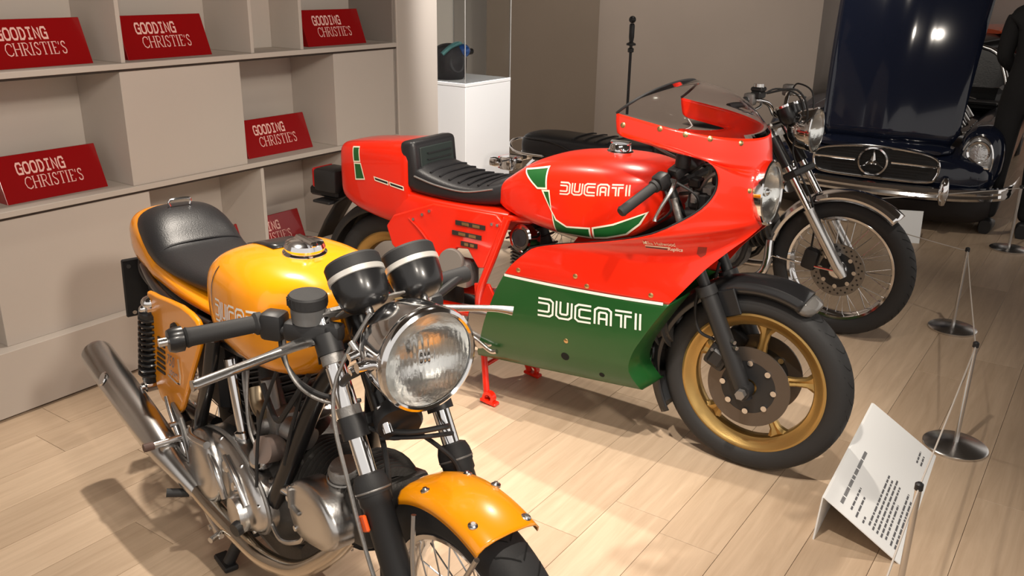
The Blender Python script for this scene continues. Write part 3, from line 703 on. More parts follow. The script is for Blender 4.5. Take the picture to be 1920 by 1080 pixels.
mp('fairing_lining', g, BLM, solid=.002)
fs = Surf([lower, upper])
# white dividing line, lettering, sticker, screws
wln = [(-.862 + .60 * i / 40, .5875 + (.5995 - .5875) * (i / 40) ** 2) for i in range(41)]
decal('white_stripe', strokes([wln], .010), fs, WHT, lower, .0035)
lettering('fairing_lettering', [(-.719, .467), (-.331, .495), (-.334, .552), (-.717, .531)], fs, WHT, lower, .0072, .0035)
def flat_text(txt, quad, surf, m, par, name):
    cu = bpy.data.curves.new('t', 'FONT'); cu.body = txt; cu.resolution_u = 3; cu.shear = .2; cu.offset = .01
    to = bpy.data.objects.new('t', cu); C.objects.link(to); bpy.context.view_layer.update()
    me = bpy.data.meshes.new_from_object(to.evaluated_get(bpy.context.evaluated_depsgraph_get()))
    xs = [v.co.x for v in me.vertices]; ys = [v.co.y for v in me.vertices]; x0, x1, y0, y1 = min(xs), max(xs), min(ys), max(ys)
    for v in me.vertices:
        p = bil(quad, (v.co.x - x0) / (x1 - x0), (v.co.y - y0) / (y1 - y0)); v.co = V((p.x, surf.y(p.x, p.y, .006), p.y))
    bpy.data.objects.remove(to); bpy.data.curves.remove(cu); me.name = name
    return obj(name, me, m, par)
flat_text('Mike Hailwood', [(-.330, .797), (-.236, .796), (-.236, .812), (-.330, .813)], fs, CRM, upper, 'sticker_lettering')
decal('sticker_bar', strokes([[(-.330, .790), (-.262, .789)]], .004), fs, CRM, upper, .0035); decal('sticker_bar', strokes([[(-.330, .784), (-.265, .783)]], .004), fs, BLK, upper, .0035)
flat_text('Replica', [(-.262, .776), (-.218, .776), (-.218, .792), (-.262, .792)], fs, CRM, upper, 'sticker_lettering')
decal('shield_sticker', [[(-.175, .80), (-.15, .80), (-.152, .775), (-.165, .765), (-.178, .776)]], fs, mat('dark_red_sticker', (.25, .02, .01), .4), upper, .0035)
for x, z in ((-.574, .640), (-.531, .612), (-.305, .622), (-.801, .618), (-.606, .391), (-.055, .985), (-.302, 1.166), (-.425, 1.165), (-.16, 1.145), (-.09, 1.13), (-.225, 1.155)):
    h = fs.hit(x, z)
    if h[0] is None: continue
    n = h[1]; n = n if n.y < 0 else -n
    p = h[0] + n * .003
    obj('fairing_screw', G().lathe([(0, .003), (.0035, .003), (.0055, .002), (.0085, .0005), (.009, -.001)], p, n, 14), BRS, upper)
for x, z, w, hh in ((-.614, .326, .016, .012), (-.475, .285, .010, .016)):
    h = fs.hit(x, z); n = h[1] if h[1].y < 0 else -h[1]
    obj('vent_hole', G().lathe([(0, .0002), (w, .0002), (w, -.002)], h[0] + n * .003, n, 20), mat('hole_dark', (.004, .006, .004), .9), lower)
# ---- windscreen : from the fairing top edge up to the trailing arch
top = UPF[-1]; base_ = [V((x, -y, z)) for x, y, z in top[::-1]] + [V((x, y, z)) for x, y, z in top[1:]]
nb = len(base_); arch = []
for i in range(nb):
    a = PI * i / (nb - 1)     # 0 at the right tip, pi at the left tip
    y = -.246 * math.cos(a); h = math.sin(a) ** .75
    arch.append(V((-.452 + .105 * h, y, 1.199 + .085 * h)))
rows = []
for k in range(9):
    t_ = k / 8; bul = .030 * math.sin(PI * t_)
    rows.append([b.lerp(a, t_) + V((bul, 0, bul)) * math.sin(PI * i / (nb - 1)) for i, (b, a) in enumerate(zip(base_, arch))])
scr = mp('windscreen', G().grid(rows), PLX, solid=.003, smooth=60)
obj('screen_edge', G().tube(arch, .0045, 8), BLM, scr)
# ---- headlamp
hl = mp('headlamp', G().lathe([(.06, -.10), (.088, -.08), (.098, -.03), (.103, .0), (.104, .012), (.099, .016), (.094, .012), (.094, .0)], (-.030, 0, .962), (1, 0, .06), 48), CHR)
obj('headlamp_reflector', G().lathe([(.0, -.05), (.04, -.045), (.075, -.025), (.093, .002)], (-.030, 0, .962), (1, 0, .06), 40), RFL, hl)
obj('headlamp_lens', G().lathe([(.0, .026), (.04, .024), (.075, .018), (.094, .010)], (-.030, 0, .962), (1, 0, .06), 48), GLS, hl)
obj('headlamp_bulb', G().sphere((-.055, 0, .962), .014), CHR, hl)
# ---- cockpit
gr = (V((-.37, -.345, .915)), V((-.315, -.22, .985)))
bar = mp('clip_on_bar', G().cyl(gr[0].lerp(gr[1], .1), gr[1] + (gr[1] - gr[0]) * .55, .011), BLM)
d = (gr[1] - gr[0]).normalized()
mp('hand_grip', G().tube([gr[0], gr[0] + d * .008, gr[0] + d * .012, gr[1] - d * .012, gr[1] - d * .01, gr[1]], [.014, .018, .0165, .0165, .021, .021], 20), RUB)
mp('throttle_housing', G().box(gr[1] + d * .025, (.045, .045, .05), d.to_track_quat('X', 'Z').to_matrix(), bev=.010, seg=2), BLM)
mc = mp('brake_master_cylinder', G().box(gr[1] + d * .075 + V((.02, 0, .01)), (.06, .045, .035), d.to_track_quat('X', 'Z').to_matrix(), bev=.008, seg=2).lathe([(.0, .04), (.022, .04), (.024, .036), (.024, 0)], gr[1] + d * .075 + V((.03, 0, .022)), (.1, 0, 1), 24), BLM)
obj('brake_lever', G().pipe([(-.255, -.215, 1.005), (-.248, -.25, .985), (-.262, -.275, .945), (-.278, -.285, .905), (-.280, -.288, .890)], [.007, .007, .006, .0055, .0075]), ALU, mc)
lb_ = mp('clip_on_bar', G().cyl((-.315, .10, .985), (-.37, .345, .915), .011).cyl((-.325, .23, .972), (-.37, .35, .913), .017), BLM)
for y in (-.062, .062): mp('instrument', G().lathe([(0, .03), (.034, .03), (.038, .026), (.038, -.02), (.03, -.035), (0, -.035)], (-.27, y, 1.045), (-.72, 0, .7), 28), BLK)
mp('fairing_bracket', G().pipe([(-.09, -.12, 1.06), (-.17, -.14, 1.02), (-.22, -.10, .96), (-.30, -.06, .93)], .006).pipe([(-.09, .12, 1.06), (-.17, .14, 1.02), (-.22, .10, .96), (-.30, .06, .93)], .006).pipe([(-.40, -.20, 1.13), (-.30, -.12, 1.06), (-.24, -.03, 1.03), (-.24, .03, 1.03), (-.30, .12, 1.06), (-.40, .20, 1.13)], .0045), ALUD)
mp('steering_damper', G().cyl((-.29, -.13, .93), (-.25, -.135, .83), .012), ALUD)
mp('brake_cable', G().pipe([(-.26, -.20, 1.0), (-.20, -.17, .96), (-.21, -.13, .90), (-.25, -.10, .84)], .004, 8).pipe([(-.30, -.20, .98), (-.27, -.19, .91), (-.33, -.15, .85)], .004, 8), RUB)
mp('inner_wiring', G().box((-.21, -.05, .93), (.07, .16, .06), bev=.01).box((-.17, .0, 1.0), (.05, .14, .06), bev=.01).box((-.23, -.10, .985), (.04, .05, .03), bev=.006), BLM)
mp('wiring_connector', G().box((-.185, -.10, .965), (.035, .04, .028), bev=.004).box((-.215, -.14, .945), (.02, .03, .035), bev=.004), ALUD)
# ================================================================== yellow motorcycle
YB = thing('yellow_motorcycle', 'yellow unfaired sport motorcycle with large chrome headlamp, nearest the camera', 'motorcycle', (-.192, 1.609, 0), -.90)
def yp(name, g, m, **k): return obj(name, g, m, YB, **k)
RK = math.radians(31.5); FD = V((-math.sin(RK), 0, math.cos(RK)))     # up along the fork
def fk(z, y, dx=0): return V((-(z - .605) * math.tan(RK) + dx, y, z))
AX = (.205, 0, .322); FH = .102
spoked_wheel(YB, AX, .322, .098, .235, 36, .05, pre='front')
spoked_wheel(YB, (-1.30, 0, .325), .325, .108, .235, 36, .055, pre='rear')
disc_brake(YB, AX, -.066, .135, m=mat('bright_disc', (.35, .34, .33), .35, .9))
yp('front_axle', G().cyl((AX[0], -.13, AX[2]), (AX[0], .13, AX[2]), .010), STL)
for sd in (-1, 1):
    top, bot = fk(.615, sd * FH), fk(.34, sd * FH)
    sl = yp('fork_slider', G().tube([bot - FD * .03, bot, bot + FD * .05, top - FD * .035, top - FD * .03, top, top + FD * .006], [.022, .028, .031, .031, .0345, .0345, .027], 28).box((AX[0] - .02, sd * FH, AX[2] + .005), (.07, .044, .05), bev=.012, seg=2), BLM)
    obj('dust_boot', G().tube([top - FD * .012, top, top + FD * .014, top + FD * .028, top + FD * .032], [.036, .0375, .036, .031, .022], 28), RUB, sl)
    obj('slider_band', G().lathe([(.0375, -.002), (.0382, 0), (.0375, .002)], top - FD * .004, FD, 28), ALUD, sl)
    st = yp('fork_stanchion', G().tube([top - FD * .02, fk(.93, sd * FH)], .019, 28), CHR)
    obj('fork_cap', G().tube([fk(.93, sd * FH), fk(.93, sd * FH) + FD * .012], .017, 12), CHR, st)
    for z in (.84, .745): obj('clamp_ring', G().tube([fk(z, sd * FH), fk(z, sd * FH) + FD * .02], .0255, 24), ALUD, st)
    obj('sleeve', G().tube([fk(.755, sd * FH), fk(.835, sd * FH)], .022, 24), CHR, st)
    yk = yp('lower_clamp', G().tube([fk(.705, sd * FH), fk(.745, sd * FH)], .029, 24), BLM)
rf = yp('fork_reflector', G().box(fk(.57, -FH) + V((0, -.036, -.01)), (.026, .008, .035), Matrix.Rotation(-RK, 3, 'Y'), bev=.003), ORG)
yp('lower_yoke', G().box(fk(.715, 0) + V((-.03, 0, 0)), (.085, .19, .03), Matrix.Rotation(-RK, 3, 'Y'), bev=.008), BLM)
yp('upper_yoke', G().box(fk(.915, 0) + V((-.02, 0, .005)), (.075, .25, .02), Matrix.Rotation(-RK, 3, 'Y'), bev=.008), ALUD)
# fine brake hoses down the fork
yp('brake_hose', G().pipe([(-.10, -.03, .70), (-.02, -.06, .66), (.02, -.075, .58), (.07, -.085, .50), (.10, -.08, .44)], .006, 8), RUB)
yp('brake_hose', G().pipe([(-.08, .02, .69), (.0, .05, .665), (.03, .08, .62), (.045, .085, .55), (.09, .08, .46)], .005, 8), RUB)
yp('speedometer_cable', G().pipe([(-.08, -.05, .96), (-.10, -.13, .80), (-.02, -.145, .62), (.10, -.145, .42), (.20, -.12, .34)], .0045, 8), ALUD)
# ---- front mudguard
ysec = [(-.018, -.071), (-.006, -.069), (.006, -.058), (.013, -.036), (.016, 0), (.013, .036), (.006, .058), (-.006, .069), (-.018, .071)]
fen = yp('front_mudguard', G().arc(AX, .331, math.radians(70.5), math.radians(121), ysec, 40), YEL, solid=.003)
for a, y in ((79, -.05), (74, .05), (106, -.05), (106, .05), (92, .06)):
    a = math.radians(a); p = V((AX[0] + .341 * math.cos(a), y, AX[2] + .341 * math.sin(a)))
    obj('mudguard_bolt', G().lathe([(0, .006), (.004, .006), (.006, .003), (.010, .001), (.010, -.004)], p, V((math.cos(a), y * 2, math.sin(a))), 14), STL, fen)
yp('mudguard_stay', G().pipe([(AX[0] + .11, -.074, .62), (AX[0] + .04, -.078, .50), (AX[0] - .01, -.085, .44)], .0055, 8), STL)
yp('mudguard_stay', G().pipe([(AX[0] - .10, -.074, .60), (AX[0] - .09, -.085, .52), (AX[0] - .08, -.09, .46)], .0055, 8), STL)
# ---- headlamp
hc = V((.050, 0, .893)); hn = V((1, 0, -.03)).normalized()
hb = yp('headlamp_bowl', G().lathe(catmull([(.0, -.155), (.045, -.150), (.080, -.125), (.098, -.085), (.104, -.045), (.105, -.014)], 4) + [(.106, -.012), (.109, -.008), (.110, .0), (.107, .008), (.101, .012), (.097, .008), (.097, .0)], hc, hn, 64), CHR)
obj('headlamp_reflector', G().lathe([(.0, -.055), (.04, -.050), (.075, -.03), (.096, .0)], hc, hn, 48), RFL, hb)
# ribbed lens: shallow dome with vertical flutes
g = G(); n = 40; x, y, d = V((0, 1, 0)), V((0, 0, 1)), hn; P = []
for j in range(29):
    rowp = []
    for i in range(97):
        yy = (-1 + 2 * i / 96); zz = (-1 + 2 * j / 28); m_ = max(abs(yy), abs(zz)); rr = math.hypot(yy, zz)
        if rr > 1e-6: k = m_ / rr; yy, zz = yy * k, zz * k
        rr = math.hypot(yy, zz); fl_ = .0015 * math.cos(yy * 50) if -.62 < zz < .55 else 0
        rowp.append(hc + x * yy * .098 + y * zz * .098 + d * (.004 + .016 * (1 - rr * rr) + fl_ * (1 - rr ** 4)))
    P.append(rowp)
obj('headlamp_lens', g.grid(P), GLR, hb, smooth=80)
obj('headlamp_bulb', G().sphere(hc - hn * .028, .016), CHR, hb)
for a in (200, 225, 250): obj('bowl_screw', G().lathe([(0, .004), (.005, .003), (.006, -.002)], hc - hn * .05 + V((0, math.cos(math.radians(a)), math.sin(math.radians(a)))) * .1035, V((0, math.cos(math.radians(a)), math.sin(math.radians(a)))), 12), BLM, hb)
for sd in (-1, 1):
    yp('headlamp_bracket', G().pipe([fk(.80, sd * .102), (-.06, sd * .118, .845), (-.015, sd * .118, .875), (.0, sd * .112, .89)], .008, 10), BLM)
    yp('bracket_bolt', G().cyl((.0, sd * .128, .89), (.0, sd * .098, .89), .011, n=14), CHR)
yp('horn', G().lathe([(0, .02), (.045, .02), (.05, .012), (.05, -.012), (.02, -.03), (0, -.03)], (-.02, -.03, .745), (.8, -.3, -.3), 28), BLM)
yp('lower_hoses', G().pipe([(-.06, -.08, .72), (.02, -.03, .73), (.05, .03, .735), (.03, .06, .72)], .006, 8).pipe([(-.04, -.06, .70), (.03, .0, .715), (.03, .07, .70)], .005, 8), RUB)
# ---- instruments: tilted cups with pale rings
for y, xx in ((-.042, -.142), (.086, -.137)):
    ga = V((-.62, 0, .78)).normalized(); o = V((xx, y, 1.012))
    cup = yp('instrument', G().lathe(catmull([(.0, -.068), (.029, -.066), (.048, -.052), (.0555, -.024), (.057, .0)], 3) + [(.057, .002), (.057, .018)], o, ga, 40), BLK)
    obj('instrument_ring', G().lathe([(.057, .0), (.060, .001), (.060, .012), (.057, .013)], o, ga, 40), mat('pale_ring', (.7, .68, .64), .35, .5), cup)
    obj('instrument_hood', G().lathe([(.0585, .013), (.059, .036), (.0555, .041), (.052, .037), (.050, .03)], o, ga, 40), RUB, cup)
    obj('instrument_face', G().lathe([(0, .027), (.051, .027)], o, ga, 32), BLK, cup)
    obj('instrument_glass', G().lathe([(0, .034), (.051, .033)], o, ga, 32), mat('dial_glass', (.4, .45, .5), .05, coat=1), cup)
    obj('instrument_drive', G().cyl(o - ga * .066, o - ga * .092, .0085, n=12), STL, cup)
    yp('instrument_cable', G().pipe([o - ga * .08, o - ga * .12 + V((.0, 0, 0)), (-.09, y * .7, .86), (-.13, y * .5, .76)], .0055, 8), RUB)
yp('instrument_plate', G().box((-.135, .005, .955), (.10, .17, .006), Matrix.Rotation(-.6, 3, 'Y'), bev=.002), ALUD)
yp('ignition_tag', G().box((-.075, .012, .955), (.012, .022, .05), bev=.003), BRS)
# ---- right-hand control
ga0, ga1 = V((-.312, -.346, .90)), V((-.297, -.190, .901))
gd = (ga1 - ga0).normalized()
yp('clip_on_bar', G().cyl(ga1 - gd * .02, (-.178, -.10, .885), .011).tube([fk(.875, -FH) - FD * .02, fk(.875, -FH) + FD * .022], .029, 24), BLM)
yp('hand_grip', G().tube([ga0, ga0 + gd * .004, ga0 + gd * .012, ga1 - gd * .018, ga1 - gd * .012, ga1], [.018, .0215, .0195, .0185, .024, .024], 24), RUB)
yp('bar_end', G().lathe([(0, .022), (.022, .02), (.026, .01), (.026, -.008), (.018, -.012)], ga0 - gd * .012, -gd, 24), BLK)
bl = yp('bar_end_bolt', G().cyl(ga0 - gd * .03, ga0 - gd * .05, .009, n=12), CHR)
q = ga1.lerp(V((-.20, -.115, .898)), .25)
qm = (V((-.20, -.115, .898)) - ga1).to_track_quat('X', 'Z').to_matrix()
yp('throttle_housing', G().box(q, (.052, .05, .062), qm, bev=.012, seg=2), BLM)
mcp = V((-.205, -.128, .905))
mc = yp('brake_master_cylinder', G().box(mcp + V((.0, 0, -.008)), (.10, .045, .045), qm, bev=.012, seg=2).box(mcp + V((.035, .035, -.006)), (.05, .04, .04), qm, bev=.01, seg=2), BLM)
obj('fluid_reservoir', G().lathe([(0, .0), (.034, 0), (.036, .02), (.036, .034)], mcp + V((-.005, .005, .014)), (.05, 0, 1), 32), mat('smoked_reservoir', (.12, .12, .12), .3), mc)
obj('reservoir_cap', G().lathe([(.0385, .034), (.040, .036), (.040, .056), (.037, .060), (.0, .060)], mcp + V((-.005, .005, .014)), (.05, 0, 1), 40), RUB, mc)
for i in range(24):
    a = 2 * PI * i / 24; obj('cap_rib', G().box(mcp + V((-.005 + .040 * math.cos(a), .005 + .040 * math.sin(a), .060)), (.003, .003, .016)), RUB, mc)
lv = [(-.185, -.135, .885), (-.165, -.185, .890), (-.138, -.25, .894), (-.115, -.32, .897), (-.098, -.39, .897), (-.094, -.408, .896)]
g = G(); g.loft([[V(p) + V((math.cos(a) * w, 0, math.sin(a) * h)) for a in [2 * PI * k / 12 for k in range(12)]] for p, w, h in zip([c[:3] for c in catmull(lv, 4)], [.024 - .013 * min(1, i / 8) for i in range(20)] + [.012], [.009] * 19 + [.010, .011])])
obj('brake_lever', g, ALU, mc, label='long bare alloy brake lever')
yp('throttle_cable', G().pipe([(-.275, -.16, .885), (-.255, -.165, .83), (-.22, -.15, .785), (-.16, -.12, .765), (-.11, -.08, .775)], .0052, 8), RUB)
yp('throttle_cable', G().pipe([(-.265, -.155, .885), (-.24, -.165, .82), (-.205, -.15, .772), (-.15, -.115, .752), (-.10, -.07, .765)], .0045, 8), ALUD)
# ---- left-hand control
yp('clip_on_bar', G().cyl((-.178, .10, .885), (-.312, .34, .90), .011).tube([fk(.875, FH) - FD * .02, fk(.875, FH) + FD * .022], .029, 24), BLM)
yp('hand_grip', G().tube([(-.295, .20, .901), (-.297, .22, .901), (-.312, .346, .90)], [.023, .0195, .0205], 20), RUB)
lc = yp('clutch_perch', G().box((-.19, .150, .905), (.07, .06, .05), bev=.012, seg=2).box((-.225, .175, .935), (.04, .05, .03), bev=.006).cyl((-.18, .12, .90), (-.15, .11, .925), .012), BLM)
for i in range(5): obj('perch_boss', G().cyl((-.175 - .015 * i, .145 + .012 * i, .915 + .008 * (i % 2)), (-.155 - .015 * i, .135 + .012 * i, .93), .008, n=10), ALUD, lc)
g = G(); g.pipe([(-.165, .15, .898), (-.125, .195, .902), (-.075, .255, .903), (-.050, .288, .898)], [.010, .008, .0075, .0105]); obj('clutch_lever', g, ALU, lc)
# ---- fuel tank
TK = [(-.775, .78, .86, .07), (-.765, .745, .905, .115), (-.73, .715, .935, .150), (-.66, .695, .962, .172), (-.56, .69, .975, .180), (-.46, .70, .978, .178), (-.385, .712, .972, .158), (-.335, .73, .962, .118), (-.29, .76, .945, .085), (-.265, .79, .915, .06)]
ytk = yp('fuel_tank', loftx(G(), TK, 3.4, 6, 48, eb=3.0), YEL)
yts = Surf([ytk])
obj('fuel_cap', G().lathe([(0, .030), (.030, .030), (.044, .024), (.048, .014), (.046, .006), (.052, .002), (.054, -.006)], (-.475, 0, .978), (.06, 0, 1), 36), CHR, ytk)
obj('cap_latch', G().box((-.465, 0, 1.008), (.09, .018, .012), bev=.004), CHR, ytk)
g = G(); g.grid([[V((x, y, z)) for y in (-.05, -.025, 0, .025, .05)] for x, z in ((-.70, .952), (-.66, .9635), (-.60, .973), (-.54, .978))]); obj('black_stripe', g, BLK, ytk, solid=.002)
decal('pin_stripe', strokes([[(-.617, .935), (-.628, .88), (-.632, .80), (-.60, .75), (-.50, .735)]], .005), yts, BLK, ytk)
lettering('tank_lettering', [(-.608, .808), (-.375, .838), (-.375, .888), (-.600, .862)], yts, WHT, ytk, .0055)
yp('tank_seam', G().pipe([(-.24, -.09, .80), (-.25, -.09, .90), (-.24, -.07, .935)], .003, 6), BLM)
# ---- seat and tail
TL = [(-1.535, .76, .825, .06), (-1.525, .735, .855, .10), (-1.49, .712, .882, .125), (-1.43, .70, .892, .138), (-1.37, .698, .885, .142), (-1.32, .70, .86, .142), (-1.25, .70, .80, .141), (-1.2, .705, .785, .14), (-1.0, .712, .775, .138), (-.80, .725, .77, .125)]
yp('tail_cowl', loftx(G(), TL, 3.0, 5, 40), YEL)
ST = [(-1.455, .80, .87, .09), (-1.43, .76, .896, .118), (-1.385, .74, .906, .131), (-1.33, .74, .900, .135), (-1.27, .74, .878, .136), (-1.20, .745, .838, .134), (-1.15, .75, .826, .132), (-1.06, .755, .822, .128), (-.93, .76, .825, .115), (-.82, .77, .835, .10), (-.775, .785, .83, .085)]
seat = yp('seat', loftx(G(), ST, 2.7, 5, 40), LEA)
obj('seat_seam', G().pipe([(-1.20, -.132, .80), (-1.195, -.10, .828), (-1.19, 0, .838), (-1.195, .10, .828), (-1.20, .132, .80)], .003, 6), LEA, seat)
yp('tail_trim', G().pipe([(-1.522, 0, .742), (-1.515, -.08, .728), (-1.44, -.118, .706), (-1.33, -.135, .697), (-1.2, -.142, .70), (-1.0, -.14, .706), (-.80, -.128, .718)], .009), BLM)
yp('under_tail', loftx(G(), [(-1.54, .60, .70, .07), (-1.5, .565, .712, .09), (-1.4, .56, .71, .105), (-1.25, .58, .71, .11), (-1.0, .62, .715, .10)], 3.2, 4), BLM)
pl_ = yp('plate_bracket', G().box((-1.56, -.055, .60), (.012, .19, .21), Matrix.Rotation(.12, 3, 'Y'), bev=.004), BLM)
for y, z in ((-.13, .68), (-.13, .52)): obj('plate_bolt', G().cyl((-1.55, y, z), (-1.54, y, z), .007, n=10), STL, pl_)
yp('seat_latch', G().pipe([(-1.36, -.03, .905), (-1.36, -.03, .925), (-1.36, .03, .925), (-1.36, .03, .905)], .004, 8, 3), CHR)
# ---- shocks
for sd in (-1, 1):
    a, b = V((-1.205, sd * .195, .405)), V((-1.135, sd * .185, .675))
    sk = yp('rear_shock', G().cyl(a, b, .014).cyl(a + (b - a) * .08, a + (b - a) * .45, .024).cyl(b - (b - a) * .10, b - (b - a) * .04, .034), BLM)
    ux, uy, ud = frame(b - a); N_ = 11 * 12
    obj('shock_spring', G().tube([a + (b - a) * (.14 + .78 * i / N_) + (ux * math.cos(i * PI / 6) + uy * math.sin(i * PI / 6)) * .032 for i in range(N_ + 1)], .0052, 8), BLK, sk)
    for p in (a, b): obj('shock_eye', G().lathe([(.0, -.024), (.012, -.024), (.013, -.02), (.021, -.016), (.021, .016), (.013, .02)], p, (0, -sd, 0), 20).sphere(p + V((0, sd * .022, 0)), .012), CHR, sk)
    obj('shock_dome', G().sphere(b + V((0, 0, .016)), .026, (1, 1, .8)), CHR, sk)
# ---- side panel
SPY = [(-1.150, .694), (-1.130, .725), (-1.058, .735), (-.852, .768), (-.735, .765), (-.722, .74), (-.735, .69), (-.826, .578), (-.94, .43), (-.985, .398), (-1.034, .393), (-1.12, .378), (-1.155, .40), (-1.172, .45)]
for sd in (-1, 1):
    g = G(); g.prism([p[:2] for p in catmull(SPY, 2, True)], (0, -.172 if sd < 0 else .155, 0), (1, 0, 0), (0, 0, 1), .017)
    sp = yp('side_panel', g, YEL, bevel=.006)
    yy = sd * .1905
    for i in range(7):
        z = .605 - i * .019; x0 = -1.085 - i * .007
        obj('panel_slot', G().box((x0 + .035, yy + sd * 0, z), (.062 + .002 * i, .0035, .0075), Matrix.Rotation(-.12, 3, 'Y')), BLM, sp)
    if sd < 0:
        obj('fuse_boss', G().lathe([(.028, .006), (.036, .003), (.038, -.004)], (-.905, yy - .002, .665), (0, -1, 0), 24), BLM, sp)
        ss = Surf([sp])
        e1 = flat_text('750', [(-1.012, .545), (-.945, .553), (-.932, .592), (-.998, .583)], ss, CHR, sp, 'badge_number')
        for p in e1.data.vertices: p.co.y = yy - .004
        e2 = flat_text('sport', [(-1.0, .512), (-.925, .52), (-.92, .548), (-.995, .54)], ss, CHR, sp, 'badge_word')
        for p in e2.data.vertices: p.co.y = yy - .004
        obj('badge_frame', G().pipe([(-1.015, yy - .001, .508), (-.915, yy - .001, .518), (-.905, yy - .001, .598)], .0035, 6, 3), CHR, sp)
# ---- frame
for sd in (-1, 1):
    yp('frame_rail', G().pipe([(-.22, sd * .035, .83), (-.5, sd * .08, .70), (-.78, sd * .14, .70), (-1.15, sd * .15, .71), (-1.4, sd * .12, .72)], .013), BLK)
    yp('frame_downtube', G().pipe([(-.235, sd * .045, .80), (-.30, sd * .075, .69), (-.40, sd * .115, .47), (-.49, sd * .145, .285)], .023), BLK)
    yp('frame_rear_tube', G().pipe([(-.70, sd * .16, .72), (-.74, sd * .168, .60), (-.83, sd * .168, .46), (-.92, sd * .155, .33)], .0185), BLK)
    yp('swingarm', G().pipe([(-.93, sd * .10, .36), (-1.1, sd * .125, .345), (-1.31, sd * .12, .325)], .02), BLK)
    yp('frame_brace', G().pipe([(-.98, sd * .165, .36), (-1.06, sd * .168, .42), (-1.15, sd * .15, .55), (-1.17, sd * .14, .70)], .013), BLK)
yp('frame_spine', G().pipe([(-.20, 0, .87), (-.5, 0, .72), (-.8, 0, .70)], .03), BLK)
yp('steering_head', G().tube([fk(.71, 0, -.055), fk(.93, 0, -.055)], .03, 24), BLK)
# ---- engine
yp('crankcase', loftx(G(), [(-.90, .24, .36, .09), (-.86, .20, .42, .13), (-.74, .17, .46, .145), (-.60, .17, .47, .15), (-.48, .19, .44, .145), (-.40, .24, .40, .12), (-.37, .28, .36, .09)], 3.0, 4), FIN)
yp('sump', loftx(G(), [(-.78, .13, .22, .08), (-.72, .115, .22, .10), (-.52, .115, .22, .10), (-.44, .14, .22, .08)], 4, 3), FIN)
for i in range(6): yp('sump_fin', G().box((-.60, -.085 + i * .034, .112), (.24, .006, .016)), ALUD)
CV = [(-.90, .33), (-.87, .385), (-.79, .43), (-.67, .455), (-.56, .44), (-.47, .40), (-.43, .34), (-.45, .285), (-.52, .25), (-.60, .235), (-.72, .235), (-.84, .255), (-.895, .285)]
g = G(); pts = [p[:2] for p in catmull(CV, 3, True)]; cx, cz = -.67, .335
rings = [[V((cx + (x - cx) * k, y, cz + (z - cz) * k)) for x, z in pts] for k, y in ((1, -.12), (1, -.155), (.985, -.168), (.93, -.178), (.80, -.184), (.5, -.187), (.2, -.188))]
g.loft(rings); cover = yp('engine_cover', g, ALU, smooth=50)
obj('clutch_bulge', G().lathe(catmull([(.105, .0), (.102, .022), (.085, .036), (.05, .042), (0, .043)], 3), (-.76, -.178, .335), (0, -1, .05), 40), ALU, cover)
obj('cover_groove', G().pipe([(-.86, -.196, .40), (-.79, -.213, .415), (-.70, -.206, .43)], .010), ALU, cover)
obj('cover_groove', G().pipe([(-.70, -.2, .40), (-.64, -.205, .37), (-.62, -.2, .31)], .009), ALU, cover)
for x, z in ((-.885, .34), (-.82, .41), (-.68, .445), (-.55, .425), (-.455, .36), (-.50, .265), (-.60, .243), (-.74, .244), (-.86, .27)):
    obj('cover_screw', G().lathe([(0, .006), (.006, .006), (.008, .003), (.008, -.006)], (x, -.172, z), (0, -1, 0), 10), STL, cover)
pts_c = yp('points_cover', G().lathe([(.048, .03), (.05, .0), (.046, -.012), (.03, -.016), (0, -.016)], (-.545, -.195, .30), (0, 1, 0), 32), ALU)
obj('points_cap', G().lathe([(.0, -.026), (.018, -.026), (.02, -.012)], (-.515, -.197, .285), (-.3, 1, .1), 20), BLM, pts_c)
obj('oil_filler', G().lathe([(0, .036), (.022, .036), (.03, .03), (.030, .012), (.026, .0)], (-.505, -.125, .455), (.3, -.8, .6), 28), ALU, cover)
bvl = yp('bevel_tube', G().cyl((-.635, -.125, .43), (-.690, -.125, .66), .017).lathe([(.017, 0), (.024, .004), (.024, .02), (.017, .024)], (-.640, -.125, .45), (-.055, 0, .23), 20), CHR)
yp('bevel_tube', G().cyl((-.50, -.12, .39), (-.27, -.12, .455), .017), CHR)
g = finned(G(), (-.63, 0, .45), (-.735, 0, .72), .115, 11, .075, .003); yp('rear_cylinder', g, FIN)
yp('rear_head', loftx(G(), [(-.84, .655, .72, .08), (-.82, .64, .75, .10), (-.68, .66, .77, .10), (-.65, .68, .75, .08)], 3.5, 3), ALUD)
g = finned(G(), (-.44, 0, .385), (-.19, 0, .455), .115, 12, .075, .003); yp('front_cylinder', g, FIN)
for i in range(8): yp('cylinder_fin', G().lathe([(.07, -.002), (.118 - .004 * i, -.002), (.118 - .004 * i, .002), (.07, .002)], (-.175 + i * .012, 0, .462 + i * .003), (.96, 0, .27), 32), FIN)
yp('front_head', G().box((-.13, 0, .47), (.12, .19, .13), Matrix.Rotation(-.27, 3, 'Y'), bev=.02, seg=2), FIN)
HC = [(-.345, .425), (-.335, .47), (-.27, .515), (-.19, .525), (-.125, .50), (-.10, .455), (-.13, .405), (-.20, .375), (-.30, .36)]
pts = [p[:2] for p in catmull(HC, 3, True)]; cx, cz = -.215, .445
g = G(); g.loft([[V((cx + (x - cx) * k, y, cz + (z - cz) * k)) for x, z in pts] for k, y in ((1, -.09), (1, -.135), (.97, -.145), (.88, -.150), (.5, -.152))]); hcv = yp('head_cover', g, ALU, smooth=45)
for x, z in ((-.33, .44), (-.30, .375), (-.32, .47)): obj('cover_screw', G().lathe([(0, .005), (.007, .005), (.009, .002), (.009, -.006)], (x, -.147, z), (0, -1, 0), 10), STL, hcv)
